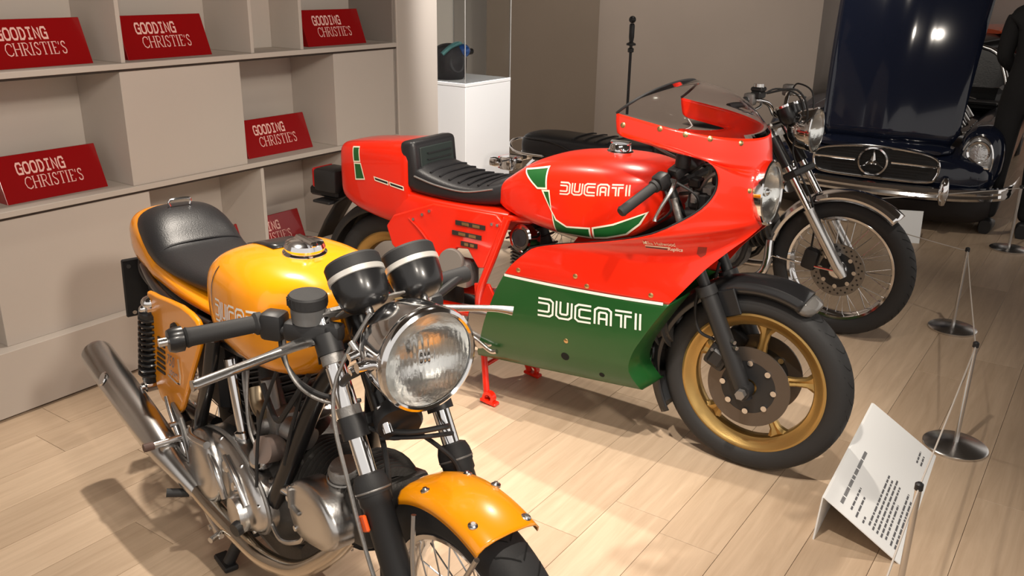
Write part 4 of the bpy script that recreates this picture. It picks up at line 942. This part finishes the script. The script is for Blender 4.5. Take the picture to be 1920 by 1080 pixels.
obj('cover_clip', G().box((-.305, -.153, .455), (.014, .012, .055), bev=.003).box((-.285, -.153, .435), (.05, .01, .010), bev=.003), ALUD, hcv)
yp('tappet_cover', G().lathe([(0, .03), (.034, .03), (.04, .02), (.04, -.02)], (-.20, -.06, .535), (.1, -.2, 1), 28).lathe([(.043, .0), (.046, .003), (.043, .006)], (-.20, -.06, .535), (.1, -.2, 1), 28), ALUD)
# carburettor with bare mouth
cb = yp('carburettor', G().box((-.50, -.075, .535), (.06, .07, .09), bev=.012, seg=2).cyl((-.47, -.08, .545), (-.40, -.05, .53), .028).cyl((-.52, -.09, .57), (-.54, -.09, .65), .018), ALUD)
obj('bellmouth', G().lathe(catmull([(.024, .0), (.025, -.02), (.030, -.035), (.040, -.043)], 3), (-.520, -.085, .535), (.45, .85, .05), 28), ALUD, cb)
obj('float_bowl', G().lathe([(0, -.03), (.03, -.03), (.034, -.02), (.034, .02), (0, .02)], (-.47, -.13, .50), (.25, -.9, .25), 28), mat('pinkish_alloy', (.34, .27, .24), .45, .6), cb)
yp('intake_trumpet', G().pipe([(-.60, -.09, .60), (-.57, -.10, .565), (-.52, -.10, .56)], [.030, .026, .022], 20), mat('brassy_alloy', (.42, .33, .22), .35, .9))
yp('fuel_line', G().pipe([(-.66, -.09, .70), (-.62, -.12, .64), (-.57, -.135, .56), (-.52, -.14, .52)], .005, 8).pipe([(-.60, -.11, .70), (-.56, -.14, .60), (-.53, -.15, .53), (-.50, -.15, .50)], .0045, 8), ALUD)
yp('clutch_cable', G().pipe([(-.40, -.12, .74), (-.45, -.15, .60), (-.47, -.16, .50), (-.48, -.165, .40)], .0045, 8).pipe([(-.30, -.10, .74), (-.35, -.12, .60), (-.38, -.13, .50)], .005, 8), RUB)
yp('battery_box', G().box((-.93, 0, .55), (.20, .22, .24), bev=.02), BLM)
yp('inlet_manifold', G().pipe([(-.66, -.04, .66), (-.60, -.06, .60), (-.55, -.07, .555)], .028), FIN)
# ---- exhaust
ex = yp('header_pipe', G().pipe([(-.13, -.04, .46), (-.165, -.075, .40), (-.22, -.11, .325), (-.32, -.145, .245), (-.45, -.172, .212), (-.572, -.193, .225), (-.70, -.208, .242), (-.82, -.225, .275)], .0235, 20, 8), mat('heat_tinted_chrome', (.60, .54, .46), .16, 1))
mf = yp('muffler', G().pipe([(-.76, -.215, .255), (-.88, -.24, .300), (-.98, -.25, .330), (-1.2, -.262, .372), (-1.46, -.272, .418), (-1.49, -.273, .423)], [.023, .034, .046, .050, .050, .047], 32), STL)
obj('muffler_end', G().lathe([(.047, 0), (.040, .0), (.036, -.03), (0, -.05)], (-1.492, -.273, .4235), (-.98, -.02, .2), 32), BLM, mf)
obj('muffler_badge', G().lathe([(0, .001), (.019, .001), (.022, -.002)], (-1.30, -.309, .42), (.0, -.85, .5), 24), CHR, mf)
yp('header_pipe', G().pipe([(-.80, .05, .62), (-.90, .12, .55), (-.92, .19, .38), (-1.0, .22, .32)], .0225, 16), CHR)
yp('muffler', G().pipe([(-.88, .23, .300), (-.98, .245, .330), (-1.2, .262, .372), (-1.46, .272, .418)], [.034, .046, .050, .048], 24), STL)
# ---- foot controls, stand
yp('foot_peg', G().cyl((-.91, -.17, .36), (-.905, -.30, .362), .0095), STL)
yp('foot_peg_rubber', G().cyl((-.906, -.285, .3615), (-.905, -.312, .362), .0115), mat('peg_rubber', (.09, .05, .04), .6))
yp('peg_bracket', G().prism([(-1.0, .43), (-.93, .41), (-.86, .33), (-.82, .25), (-.845, .235), (-.90, .30), (-.97, .37)], (0, -.19, 0), (1, 0, 0), (0, 0, 1), .012), ALUD, bevel=.003)
yp('brake_linkage', G().pipe([(-1.02, -.205, .44), (-.97, -.21, .40), (-.90, -.21, .335), (-.78, -.215, .25), (-.66, -.22, .215), (-.60, -.225, .215)], .007).cyl((-.62, -.215, .215), (-.60, -.255, .215), .008), ALU)
yp('passenger_peg', G().cyl((-.82, -.23, .235), (-.84, -.285, .245), .012), RUB)
yp('link_plate', G().prism([(-.90, .30), (-.86, .31), (-.70, .20), (-.66, .165), (-.69, .155), (-.76, .19)], (0, -.205, 0), (1, 0, 0), (0, 0, 1), .008), ALU, bevel=.002)
for sd in (-1, 1):
    yp('stand_leg', G().tube([(-.72, sd * .10, .16), (-.75, sd * .165, .02)], [.017, .017], 12).box((-.765, sd * .168, .012), (.09, .04, .016), bev=.004), BLM)
yp('stand_brace', G().cyl((-.735, -.13, .09), (-.735, .13, .09), .011), BLM)
yp('brake_switch', G().cyl((-.035, -.06, .775), (-.005, -.06, .728), .011), CHR)
for z in (.905, .875): yp('bracket_bolt', G().cyl((-.03, -.108, z), (-.03, -.128, z - .004), .009, n=12), CHR)
yp('steering_stop', G().cyl((-.10, -.085, .90), (-.07, -.075, .868), .009), ALU)
for i in range(9): yp('cylinder_fin', G().lathe([(.07, -.002), (.122 - .003 * i, -.0018), (.122 - .003 * i, .0018), (.07, .002)], (-.645 - i * .0105, 0, .49 + i * .0265), (-.105, 0, .27), 36), FIN)
obj('cover_rib', G().pipe([(-.62, -.190, .43), (-.55, -.192, .40), (-.50, -.188, .345)], .007), ALU, cover)
obj('cover_rim', G().tube([V((x, -.158, z)) for x, z in [p[:2] for p in catmull(CV, 3, True)] + [CV[0]]], .006, 8), ALUD, cover)
obj('inspection_plug', G().lathe([(0, .008), (.014, .008), (.018, .003), (.018, -.006)], (-.62, -.186, .40), (0, -1, .2), 20), STL, cover)
obj('inspection_plug', G().lathe([(0, .008), (.011, .008), (.014, .003), (.014, -.006)], (-.57, -.186, .365), (0, -1, .2), 20), STL, cover)
yp('oil_line', G().pipe([(-.46, -.15, .33), (-.38, -.155, .30), (-.30, -.14, .335), (-.27, -.14, .38)], .006, 8), STL)
yp('gear_linkage', G().pipe([(-.93, -.20, .40), (-.84, -.212, .30), (-.74, -.218, .225), (-.66, -.215, .185)], .005, 8), STL)
for x, z in ((-.95, .385), (-.885, .30), (-.80, .225), (-.70, .185)): yp('linkage_bolt', G().cyl((x, -.195, z), (x, -.225, z), .008, n=8), STL)
yp('spark_plug_lead', G().pipe([(-.70, -.09, .69), (-.62, -.13, .66), (-.52, -.10, .70), (-.42, -.05, .74)], .005, 8), RUB)
yp('loom', G().pipe([(-.28, -.10, .76), (-.34, -.13, .66), (-.42, -.125, .60), (-.50, -.12, .66)], .007, 8), RUB)
# ================================================================== third motorcycle (chrome mudguard, spoked wheel)
TB = thing('classic_motorcycle', 'dark classic motorcycle with chrome mudguard and spoked wheel, behind the red one', 'motorcycle', (1.545, 3.955, 0), -.64)
def tp(name, g, m, **k): return obj(name, g, m, TB, **k)
BA = (0, 0, .328)
spoked_wheel(TB, BA, .328, .095, .243, 40, .05, pre='front')
spoked_wheel(TB, (-1.53, 0, .328), .328, .11, .235, 40, .055, pre='rear')
dk = disc_brake(TB, BA, -.062, .125, m=mat('drilled_disc', (.22, .21, .20), .35, .9))
for i in range(40):
    a = 2 * PI * i / 40; r = .112 if i % 2 else .098
    obj('disc_hole', G().cyl((r * math.cos(a), -.0036, r * math.sin(a)), (r * math.cos(a), .0036, r * math.sin(a)), .005, n=8), BLM, dk)
tp('axle_boss', G().lathe([(0, -.09), (.03, -.088), (.045, -.075), (.05, -.06), (.05, .06)], BA, (0, 1, 0), 28), CHR)
tp('brake_caliper', G().box((-.125, -.07, .36), (.07, .06, .10), Matrix.Rotation(.2, 3, 'Y'), bev=.015, seg=2), BLM)
frk = V((-.423, 0, .62)).normalized()
for sd in (-1, 1):
    a = V((.03, sd * .097, .325))
    tp('fork_slider', G().tube([a - frk * .02, a + frk * .02, a + frk * .05, a + frk * .31, a + frk * .33], [.018, .027, .027, .027, .03], 24), STL)
    tp('fork_tube', G().tube([a + frk * .30, a + frk * .76], .0175, 24), CHR)
    tp('headlamp_ear', G().tube([a + frk * .55, a + frk * .70], .028, 20), BLK)
tp('lower_yoke', G().box((-.255, 0, .745), (.07, .25, .035), Matrix.Rotation(-.6, 3, 'Y'), bev=.008), BLM)
tp('upper_yoke', G().box((-.395, 0, .945), (.07, .25, .025), Matrix.Rotation(-.6, 3, 'Y'), bev=.008), ALU)
bsec = [(-.03, -.06), (-.012, -.062), (.004, -.052), (.012, -.03), (.015, 0), (.012, .03), (.004, .052), (-.012, .062), (-.03, .06)]
tp('front_mudguard', G().arc(BA, .352, math.radians(50), math.radians(188), bsec, 48), CHR, solid=.002)
for a0 in (178,):
    a = math.radians(a0); tp('mudguard_stay', G().pipe([(.352 * math.cos(a), -.064, BA[2] + .352 * math.sin(a)), (.2 * math.cos(a), -.085, BA[2] + .2 * math.sin(a)), (.0, -.092, BA[2])], .005, 8), CHR)
hc = V((-.21, 0, .945))
hb = tp('headlamp_bowl', G().lathe(catmull([(0, -.12), (.05, -.11), (.085, -.07), (.097, -.02), (.099, .0)], 4) + [(.104, .002), (.105, .010), (.099, .014)], hc, (1, 0, .02), 48), CHR)
obj('headlamp_reflector', G().lathe([(0, -.04), (.05, -.03), (.097, .004)], hc, (1, 0, .02), 40), RFL, hb)
obj('headlamp_lens', G().lathe([(0, .034), (.05, .028), (.098, .010)], hc, (1, 0, .02), 40), GLS, hb)
for y in (-.062, .062):
    ga = V((-.45, 0, .89)).normalized(); o = V((-.325, y, 1.02))
    cup = tp('instrument', G().lathe([(0, -.06), (.03, -.055), (.043, -.03), (.045, .0), (.045, .03)], o, ga, 32), BLK)
    obj('instrument_ring', G().lathe([(.045, .022), (.049, .024), (.049, .034), (.043, .037)], o, ga, 32), CHR, cup)
    obj('instrument_face', G().lathe([(0, .030), (.044, .030)], o, ga, 24), BLM, cup)
tp('handlebar', G().pipe([(-.47, -.36, 1.07), (-.44, -.25, 1.085), (-.40, -.12, 1.06), (-.385, -.05, 1.0), (-.385, .05, 1.0), (-.40, .12, 1.06), (-.44, .25, 1.085), (-.47, .36, 1.07)], .011), CHR)
for sd in (-1, 1):
    tp('hand_grip', G().cyl((-.475, sd * .37, 1.068), (-.445, sd * .265, 1.083), .0165), RUB)
    pc = tp('switch_housing', G().box((-.438, sd * .235, 1.086), (.05, .05, .055), bev=.01, seg=2), ALUD)
    obj('lever', G().pipe([(-.40, sd * .20, 1.07), (-.38, sd * .26, 1.06), (-.395, sd * .34, 1.045), (-.40, sd * .38, 1.04)], .006), ALU, pc)
    tp('control_cable', G().pipe([(-.41, sd * .21, 1.09), (-.36, sd * .14, 1.13), (-.27, sd * .09, 1.10), (-.25, sd * .05, .98), (-.30, 0, .86)], .004, 8), RUB)
mcy = tp('brake_master_cylinder', G().box((-.415, -.205, 1.105), (.05, .07, .035), bev=.008).box((-.415, -.205, 1.13), (.055, .06, .02), bev=.006), BLM)
obj('reservoir_cap', G().lathe([(0, .016), (.022, .016), (.024, 0)], (-.415, -.205, 1.138), (0, 0, 1), 20), ALU, mcy)
tp('brake_hose', G().pipe([(-.39, -.17, 1.11), (-.27, -.12, 1.13), (-.22, -.09, 1.02), (-.27, -.08, .85), (-.14, -.075, .60), (-.13, -.07, .40)], .0048, 8), RUB)
tp('fuel_tank', loftx(G(), [(-.98, .74, .80, .10), (-.94, .70, .86, .14), (-.80, .685, .93, .165), (-.6, .69, .955, .165), (-.46, .72, .94, .13), (-.42, .76, .90, .09)], 3.0, 4), BLK)
bseat = tp('seat', loftx(G(), [(-1.80, .655, .745, .10), (-1.77, .63, .765, .125), (-1.65, .63, .775, .14), (-1.5, .635, .775, .145), (-1.3, .655, .775, .145), (-1.1, .68, .785, .13), (-.98, .70, .79, .10), (-.95, .72, .78, .08)], 3.2, 4), LEA)
for i in range(6): obj('seat_rib', G().pipe([(-1.45 + i * .07, -.12, .770), (-1.45 + i * .07, -.06, .778), (-1.45 + i * .07, .06, .778), (-1.45 + i * .07, .12, .770)], .004, 6, 3), LEA, bseat)
obj('seat_piping', G().pipe([(-1.79, -.09, .74), (-1.74, -.13, .745), (-1.6, -.145, .745), (-1.5, -.148, .73), (-1.42, -.148, .70)], .004, 6), LEA, bseat)
tp('grab_rail', G().pipe([(-1.62, -.15, .66), (-1.80, -.14, .66), (-1.88, -.10, .69), (-1.905, 0, .705), (-1.88, .10, .69), (-1.80, .14, .66), (-1.62, .15, .66)], .008), CHR)
tp('rear_mudguard', G().arc((-1.53, 0, .328), .36, math.radians(60), math.radians(190), bsec, 40), CHR, solid=.002)
tp('tail_lamp', G().box((-1.95, 0, .56), (.09, .12, .08), bev=.012, seg=2).box((-1.90, 0, .60), (.10, .05, .03), bev=.006), CHR)
tp('tail_lens', G().box((-2.0, 0, .56), (.02, .11, .07), bev=.006), REDL)
for sd in (-1, 1):
    tp('turn_signal', G().cyl((-1.92, sd * .05, .585), (-1.93, sd * .13, .585), .006).lathe([(0, -.03), (.02, -.028), (.03, 0), (.03, .03), (0, .034)], (-1.94, sd * .15, .585), (-1, 0, 0), 20), CHR)
    tp('rear_shock', G().cyl((-1.5, sd * .15, .36), (-1.40, sd * .14, .66), .028), CHR)
    tp('frame_tube', G().pipe([(-.36, sd * .04, .78), (-.42, sd * .10, .5), (-.5, sd * .13, .25), (-1.0, sd * .13, .24), (-1.1, sd * .13, .65), (-1.7, sd * .12, .64)], .015), BLK)
    tp('muffler', G().pipe([(-.32, sd * .1, .42), (-.34, sd * .14, .25), (-.6, sd * .17, .20), (-1.1, sd * .2, .25), (-1.2, sd * .2, .27), (-1.75, sd * .22, .36)], [.02, .02, .02, .025, .045, .045], 16), CHR)
tp('crankcase', loftx(G(), [(-1.05, .22, .40, .10), (-.9, .17, .46, .16), (-.6, .17, .46, .16), (-.48, .24, .40, .10)], 3.2), ALUD)
tp('front_cylinder', finned(G(), (-.60, 0, .40), (-.34, 0, .47), .11, 10, .075), FIN)
tp('rear_cylinder', finned(G(), (-.80, 0, .44), (-.90, 0, .68), .11, 9, .075), FIN)
tp('horn', G().lathe([(0, .02), (.045, .02), (.05, 0), (.03, -.03), (0, -.03)], (-.28, -.06, .70), (.8, -.4, 0), 24), CHR)

# ================================================================== dark convertible car with the bonnet raised
CYAW = -2.117
CA = thing('navy_car', 'glossy dark navy convertible car with raised bonnet and chrome grille', 'car', (2.462, 6.021, -.160), CYAW)
CA.scale = (1.1, 1.1, 1.1)
def cp(name, g, m, **k): return obj(name, g, m, CA, **k)
# body sides lofted front to back : each section (x, bottom, top, half width)
BS = [(.06, .36, .60, .56), (.02, .32, .625, .63), (-.10, .28, .655, .68), (-.35, .24, .70, .70), (-.8, .22, .735, .71), (-1.4, .21, .745, .71), (-2.2, .21, .745, .71), (-3.0, .22, .735, .71), (-3.6, .26, .71, .73), (-3.95, .34, .66, .62), (-4.0, .40, .60, .5)]
def body_sec(s):
    x, zb, zt, hw = s; o = []
    for k in range(40):
        a = 2 * PI * k / 40; c, q = math.cos(a), math.sin(a)
        o.append(V((x, hw * math.copysign(abs(c) ** .55, c), (zb + zt) / 2 + (zt - zb) / 2 * math.copysign(abs(q) ** .6, q))))
    return o
body = cp('body', G().loft([body_sec(s) for s in catmull(BS, 4)]), NAVY, smooth=60)
# front wings with their own crowns
for sd in (-1, 1):
    g = G(); g.loft([[V((x, sd * (yc + hw * math.copysign(abs(math.cos(a)) ** .7, math.cos(a))), zc + hz * math.copysign(abs(math.sin(a)) ** .8, math.sin(a)))) for a in [2 * PI * k / 28 for k in range(28)]]
            for x, yc, hw, zc, hz in catmull([(-.06, .575, .10, .585, .165), (-.12, .58, .125, .60, .185), (-.3, .585, .135, .60, .20), (-.7, .59, .13, .60, .20), (-1.3, .60, .12, .60, .18)], 4)])
    cp('front_wing', g, NAVY, smooth=60)
    # tall oval headlamp unit
    o = V((-.035, sd * .565, .595)); nrm = V((1, sd * .12, .05)).normalized(); rx, ry, rd = frame(nrm)
    def oval(kx, kz, d): return [o + V((0, math.cos(a) * .085 * kx, math.sin(a) * .145 * kz)) + nrm * d for a in [2 * PI * k / 36 for k in range(36)]]
    hu = cp('headlamp_trim', G().loft([oval(1.0, 1.0, -.05), oval(1.06, 1.04, -.02), oval(1.06, 1.04, .005), oval(.97, .98, .012), oval(.93, .95, .0)], False), CHR)
    obj('headlamp_lens', G().loft([oval(.94, .96, .003), oval(.8, .8, .022), oval(.45, .45, .034), oval(.05, .05, .037)], True), mat('ribbed_lamp_glass', (.5, .5, .5), .12, .6, bump=1., bscale=60), hu)
    obj('round_lamp', G().lathe([(.05, .0), (.062, .006), (.066, 0)], o + nrm * .030 + V((0, 0, .055)), nrm, 28), CHR, hu)
    obj('lamp_divider', G().box(o + nrm * .03 + V((0, 0, -.035)), (.012, .14, .008)), CHR, hu)
    for xw in (-.72, -3.15):
        wv = cp('road_wheel', G().lathe([(.30, -.08), (.315, -.06), (.315, .06), (.30, .08), (.21, .085), (.2, .07), (.2, -.07), (.21, -.085)], (xw, sd * .62, .461), (0, 1, 0), 40, closed=True), TYR)
        obj('hub_cap', G().lathe([(0, .03), (.1, .025), (.16, .012), (.2, 0)], (xw, sd * .69, .461), (0, sd, 0), 32), CHR, wv)
# ---- grille: chrome surround, bar, star ring
gr_pts = [(-.345, .525), (-.335, .575), (-.27, .607), (-.12, .632), (0, .64), (.14, .635), (.30, .618), (.37, .590), (.385, .545), (.375, .49), (.33, .455), (.12, .448), (-.12, .448), (-.28, .455), (-.33, .48)]
gx = .075
cp('grille_recess', G().prism(gr_pts, (gx - .05, 0, 0), (0, 1, 0), (0, 0, 1), .045), BLM)
loop = [(gx, y, z) for y, z in gr_pts]
cp('grille_surround', G().tube(catmull(loop + [loop[0]], 3), .0085, 10), CHR)
for i in range(9): cp('grille_slat', G().box((gx - .006, .02, .47 + i * .017), (.008, .62 if 1 < i < 8 else .5, .003)), BLK)
cp('grille_bar', G().box((gx + .012, -.215, .550), (.018, .25, .015), bev=.004).box((gx + .012, .245, .553), (.018, .26, .015), bev=.004), CHR)
ring = cp('star_ring', G().lathe([(.084, -.008), (.088, .008), (.078, .010), (.074, -.004)], (gx + .012, .012, .548), (1, 0, 0), 48, closed=True), CHR)
for a in (90, 210, 330):
    d_ = V((0, math.cos(math.radians(a)), math.sin(math.radians(a)))); t_ = V((0, -d_.z, d_.y)); o = V((gx + .012, .012, .548))
    g = G(); g.loft([[o + d_ * r + t_ * (w) , o + d_ * r + V((.010 * k, 0, 0)), o + d_ * r - t_ * w, o + d_ * r - V((.004, 0, 0))] for r, w, k in ((0, .016, 1), (.04, .008, .8), (.078, .002, .5))]); obj('star_arm', g, CHR, ring)
# ---- bumper
bp_ = [(-.02, -.76, .43), (.08, -.62, .415), (.135, -.40, .405), (.155, -.1, .40), (.155, .1, .40), (.135, .40, .405), (.08, .62, .415), (-.02, .76, .43), (-.35, .80, .44)]
g = G(); cen = catmull(bp_, 5); g.loft([[V((x, y, z)) + V((dx, 0, dz)) for dx, dz in ((-.02, .038), (.012, .034), (.022, .012), (.012, -.004), (.022, -.02), (.012, -.036), (-.02, -.038))] for x, y, z in cen]); cp('front_bumper', g, CHR, smooth=40)
for y in (-.44, .44): cp('overrider', G().pipe([(.15, y, .50), (.175, y, .47), (.18, y, .40), (.165, y, .355)], [.018, .026, .028, .018], 16), CHR)
cp('lower_valance', loftx(G(), [(.03, .25, .42, .5), (-.02, .20, .44, .62), (-.2, .18, .44, .70), (-.5, .18, .40, .72)], 5, 3), mat('dark_underside', (.012, .008, .007), .6))
# ---- raised bonnet, hinged at the front
g = G(); rows = []
for j in range(15):
    t_ = j / 14; z = .655 + 1.15 * t_; x = -.075 - .40 * t_ + .05 * math.sin(PI * t_); hw0, hw1 = .395, .455
    hw = hw0 + (hw1 - hw0) * t_; hw *= (1 if t_ > .06 else .90 + 1.6 * t_)
    rows.append([V((x + .03 * (1 - (u / 8) ** 2) + (.012 if abs(u) < 1.5 else 0), .045 + hw * u / 8, z - .012 * (u / 8) ** 2)) for u in range(-8, 9)])
cp('bonnet', G().grid(rows), NAVY, solid=.02, smooth=60)
cp('bonnet_nose', loftx(G(), [(.055, .615, .645, .35), (.0, .61, .668, .40), (-.09, .61, .672, .41)], 3.5, 3, yc=.03), NAVY)
# ---- engine bay odds and ends, windscreen, cabin
cp('engine_block', G().box((-.75, .05, .66), (.75, .36, .2), bev=.03).box((-.75, .30, .72), (.45, .10, .14), bev=.03), ALUD)
cp('intake_pipes', G().pipe([(-.5, .15, .78), (-.5, .32, .82), (-.5, .42, .72)], .025).pipe([(-.75, .15, .78), (-.75, .32, .82), (-.75, .42, .72)], .025).pipe([(-1.0, .15, .78), (-1.0, .32, .82), (-1.0, .42, .72)], .025), ALU)
cp('scuttle', G().box((-1.42, 0, .76), (.30, 1.2, .05), bev=.02).box((-1.3, 0, .785), (.05, 1.1, .02), bev=.006), BLM)
cp('wiper', G().cyl((-1.42, .40, .80), (-1.50, .10, .86), .006), STL)
wf = [(-1.52, -.60, .79), (-1.60, -.54, .98), (-1.68, -.42, 1.13), (-1.70, 0, 1.17), (-1.68, .42, 1.13), (-1.60, .54, .98), (-1.52, .60, .79)]
cp('windscreen_frame', G().pipe(wf, .018), STL)
cp('windscreen', G().grid([[V((x, y * .97, z)) for x, y, z in catmull(wf, 3)], [V((-1.50, y * .9, .80)) for x, y, z in catmull(wf, 3)]]), ACR, solid=.004)
cp('dashboard', G().box((-1.75, 0, .80), (.2, 1.1, .14), bev=.04), BLM)
for y in (-.33, .33): cp('cabin_seat', G().box((-2.35, y, .62), (.5, .48, .25), bev=.06, seg=2).box((-2.62, y, .85), (.14, .46, .42), Matrix.Rotation(-.2, 3, 'Y'), bev=.05, seg=2), LEA)
# ================================================================== orange car far behind
OC = thing('orange_car', 'orange coupe with dark windows, far behind the navy car', 'car', (6.75, 11.45, 0), -.05)
ORP = mat('orange_paint', (.9, .10, .01), .25, coat=.8)
obj('body', G().loft([body_sec(s) for s in catmull([(2.0, .35, .5, .5), (1.9, .25, .58, .75), (1.2, .2, .72, .85), (.4, .2, .80, .88), (-.8, .2, .80, .88), (-1.6, .22, .80, .85), (-1.95, .3, .7, .7)], 4)]), ORP, OC, smooth=60)
obj('cabin_glass', G().loft([body_sec(s) for s in catmull([(.75, .75, .82, .6), (.5, .74, .95, .66), (.1, .74, 1.04, .66), (-.7, .74, 1.04, .66), (-1.3, .74, .92, .6), (-1.6, .74, .82, .55)], 3)]), BLK, OC, smooth=60)
obj('roof', G().loft([body_sec(s) for s in catmull([(.25, 1.0, 1.05, .5), (0, 1.02, 1.085, .58), (-.7, 1.02, 1.085, .58), (-.95, 1.0, 1.05, .5)], 3)]), ORP, OC, smooth=60)
for x in (1.25, -1.2):
    for sd in (-1, 1): obj('road_wheel', G().lathe([(.0, -.1), (.29, -.1), (.31, -.08), (.31, .08), (.29, .1), (0, .1)], (x, sd * .78, .31), (0, 1, 0), 32), TYR, OC)

# ================================================================== person in black at the right edge
PE = thing('person', 'person in black clothes standing at the right edge by the dark car', 'person', (3.30, 5.76, 0), 1.0)
def skinned(name, J, E, m, par, sub=2):
    me = bpy.data.meshes.new(name); me.from_pydata([j[:3] for j in J], E, []); o = bpy.data.objects.new(name, me); C.objects.link(o); o.parent = par; me.materials.append(m)
    md = o.modifiers.new('skin', 'SKIN'); me.skin_vertices.new() if not me.skin_vertices else None
    for v, j in zip(me.skin_vertices[0].data, J): v.radius = (j[3], j[4] if len(j) > 4 else j[3])
    me.skin_vertices[0].data[0].use_root = True
    md.use_smooth_shade = True; q = o.modifiers.new('sub', 'SUBSURF'); q.levels = sub; q.render_levels = sub
    return o
J = [(0, 0, .95, .15, .15), (0, 0, 1.12, .14, .14), (0, 0, 1.30, .15, .15), (.0, 0, 1.43, .13, .09), (.0, 0, 1.50, .055), (.02, 0, 1.58, .06),
     (0, .17, 1.39, .07), (.02, .20, 1.14, .055), (.14, .08, 1.03, .042), (0, -.17, 1.39, .07), (.02, -.20, 1.14, .055), (.14, -.08, 1.03, .042),
     (0, .10, .86, .095), (0, .105, .48, .07), (-.01, .11, .09, .05), (0, -.10, .86, .095), (0, -.105, .48, .07), (-.01, -.11, .09, .05)]
E_ = [(0, 1), (1, 2), (2, 3), (3, 4), (4, 5), (3, 6), (6, 7), (7, 8), (3, 9), (9, 10), (10, 11), (0, 12), (12, 13), (13, 14), (0, 15), (15, 16), (16, 17)]
skinned('clothed_body', J, E_, CLOTH, PE)
g = G(); g.loft([[V((cx + math.cos(a) * rx, math.sin(a) * ry, z)) for a in [2 * PI * k / 24 for k in range(24)]] for z, rx, ry, cx in catmull([(1.53, .045, .045, .03), (1.55, .07, .055, .035), (1.60, .09, .068, .02), (1.66, .095, .074, .01), (1.71, .088, .07, .0), (1.745, .05, .045, -.005), (1.755, .01, .01, -.005)], 3)])
hd = obj('head', g, SKIN, PE)
obj('nose', G().sphere((.112, 0, 1.635), .014, (1, .8, 1.3)), SKIN, hd)
for sd in (-1, 1): obj('ear', G().sphere((0, sd * .075, 1.635), .024, (.7, .35, 1.2)), SKIN, hd); obj('eye', G().sphere((.098, sd * .03, 1.655), .009), BLM, hd)
obj('mouth', G().box((.104, 0, 1.59), (.008, .04, .007), bev=.002), mat('lips', (.35, .12, .1), .5), hd)
obj('hair', G().sphere((-.012, 0, 1.675), .1, (1.0, .80, .86)), mat('dark_hair', (.02, .014, .01), .6), PE)
for sd in (-1, 1):
    w0 = V((.145, sd * .075, 1.025)); g = G(); g.pipe([w0, w0 + V((.02, -sd * .06, -.02))], [.032, .036], 12)
    for k in range(4): q = w0 + V((.03 - .004 * k, -sd * .06, .01 - .017 * k)); g.pipe([q, q + V((.012, -sd * .03, -.008)), q + V((.004, -sd * (.055 - .004 * abs(k - 1.5)), -.018))], [.010, .009, .007], 8)
    g.pipe([w0 + V((.0, -sd * .02, .02)), w0 + V((.01, -sd * .05, .035)), w0 + V((.02, -sd * .075, .03))], [.011, .010, .008], 8); obj('hand', g, SKIN, PE)
    obj('shoe', loftx(G(), [(-.09, .0, .09, .035), (-.06, .0, .11, .042), (.05, 0, .085, .046), (.14, 0, .06, .045), (.18, .005, .035, .025)], 3, 3, yc=sd * .11), BLM, PE)
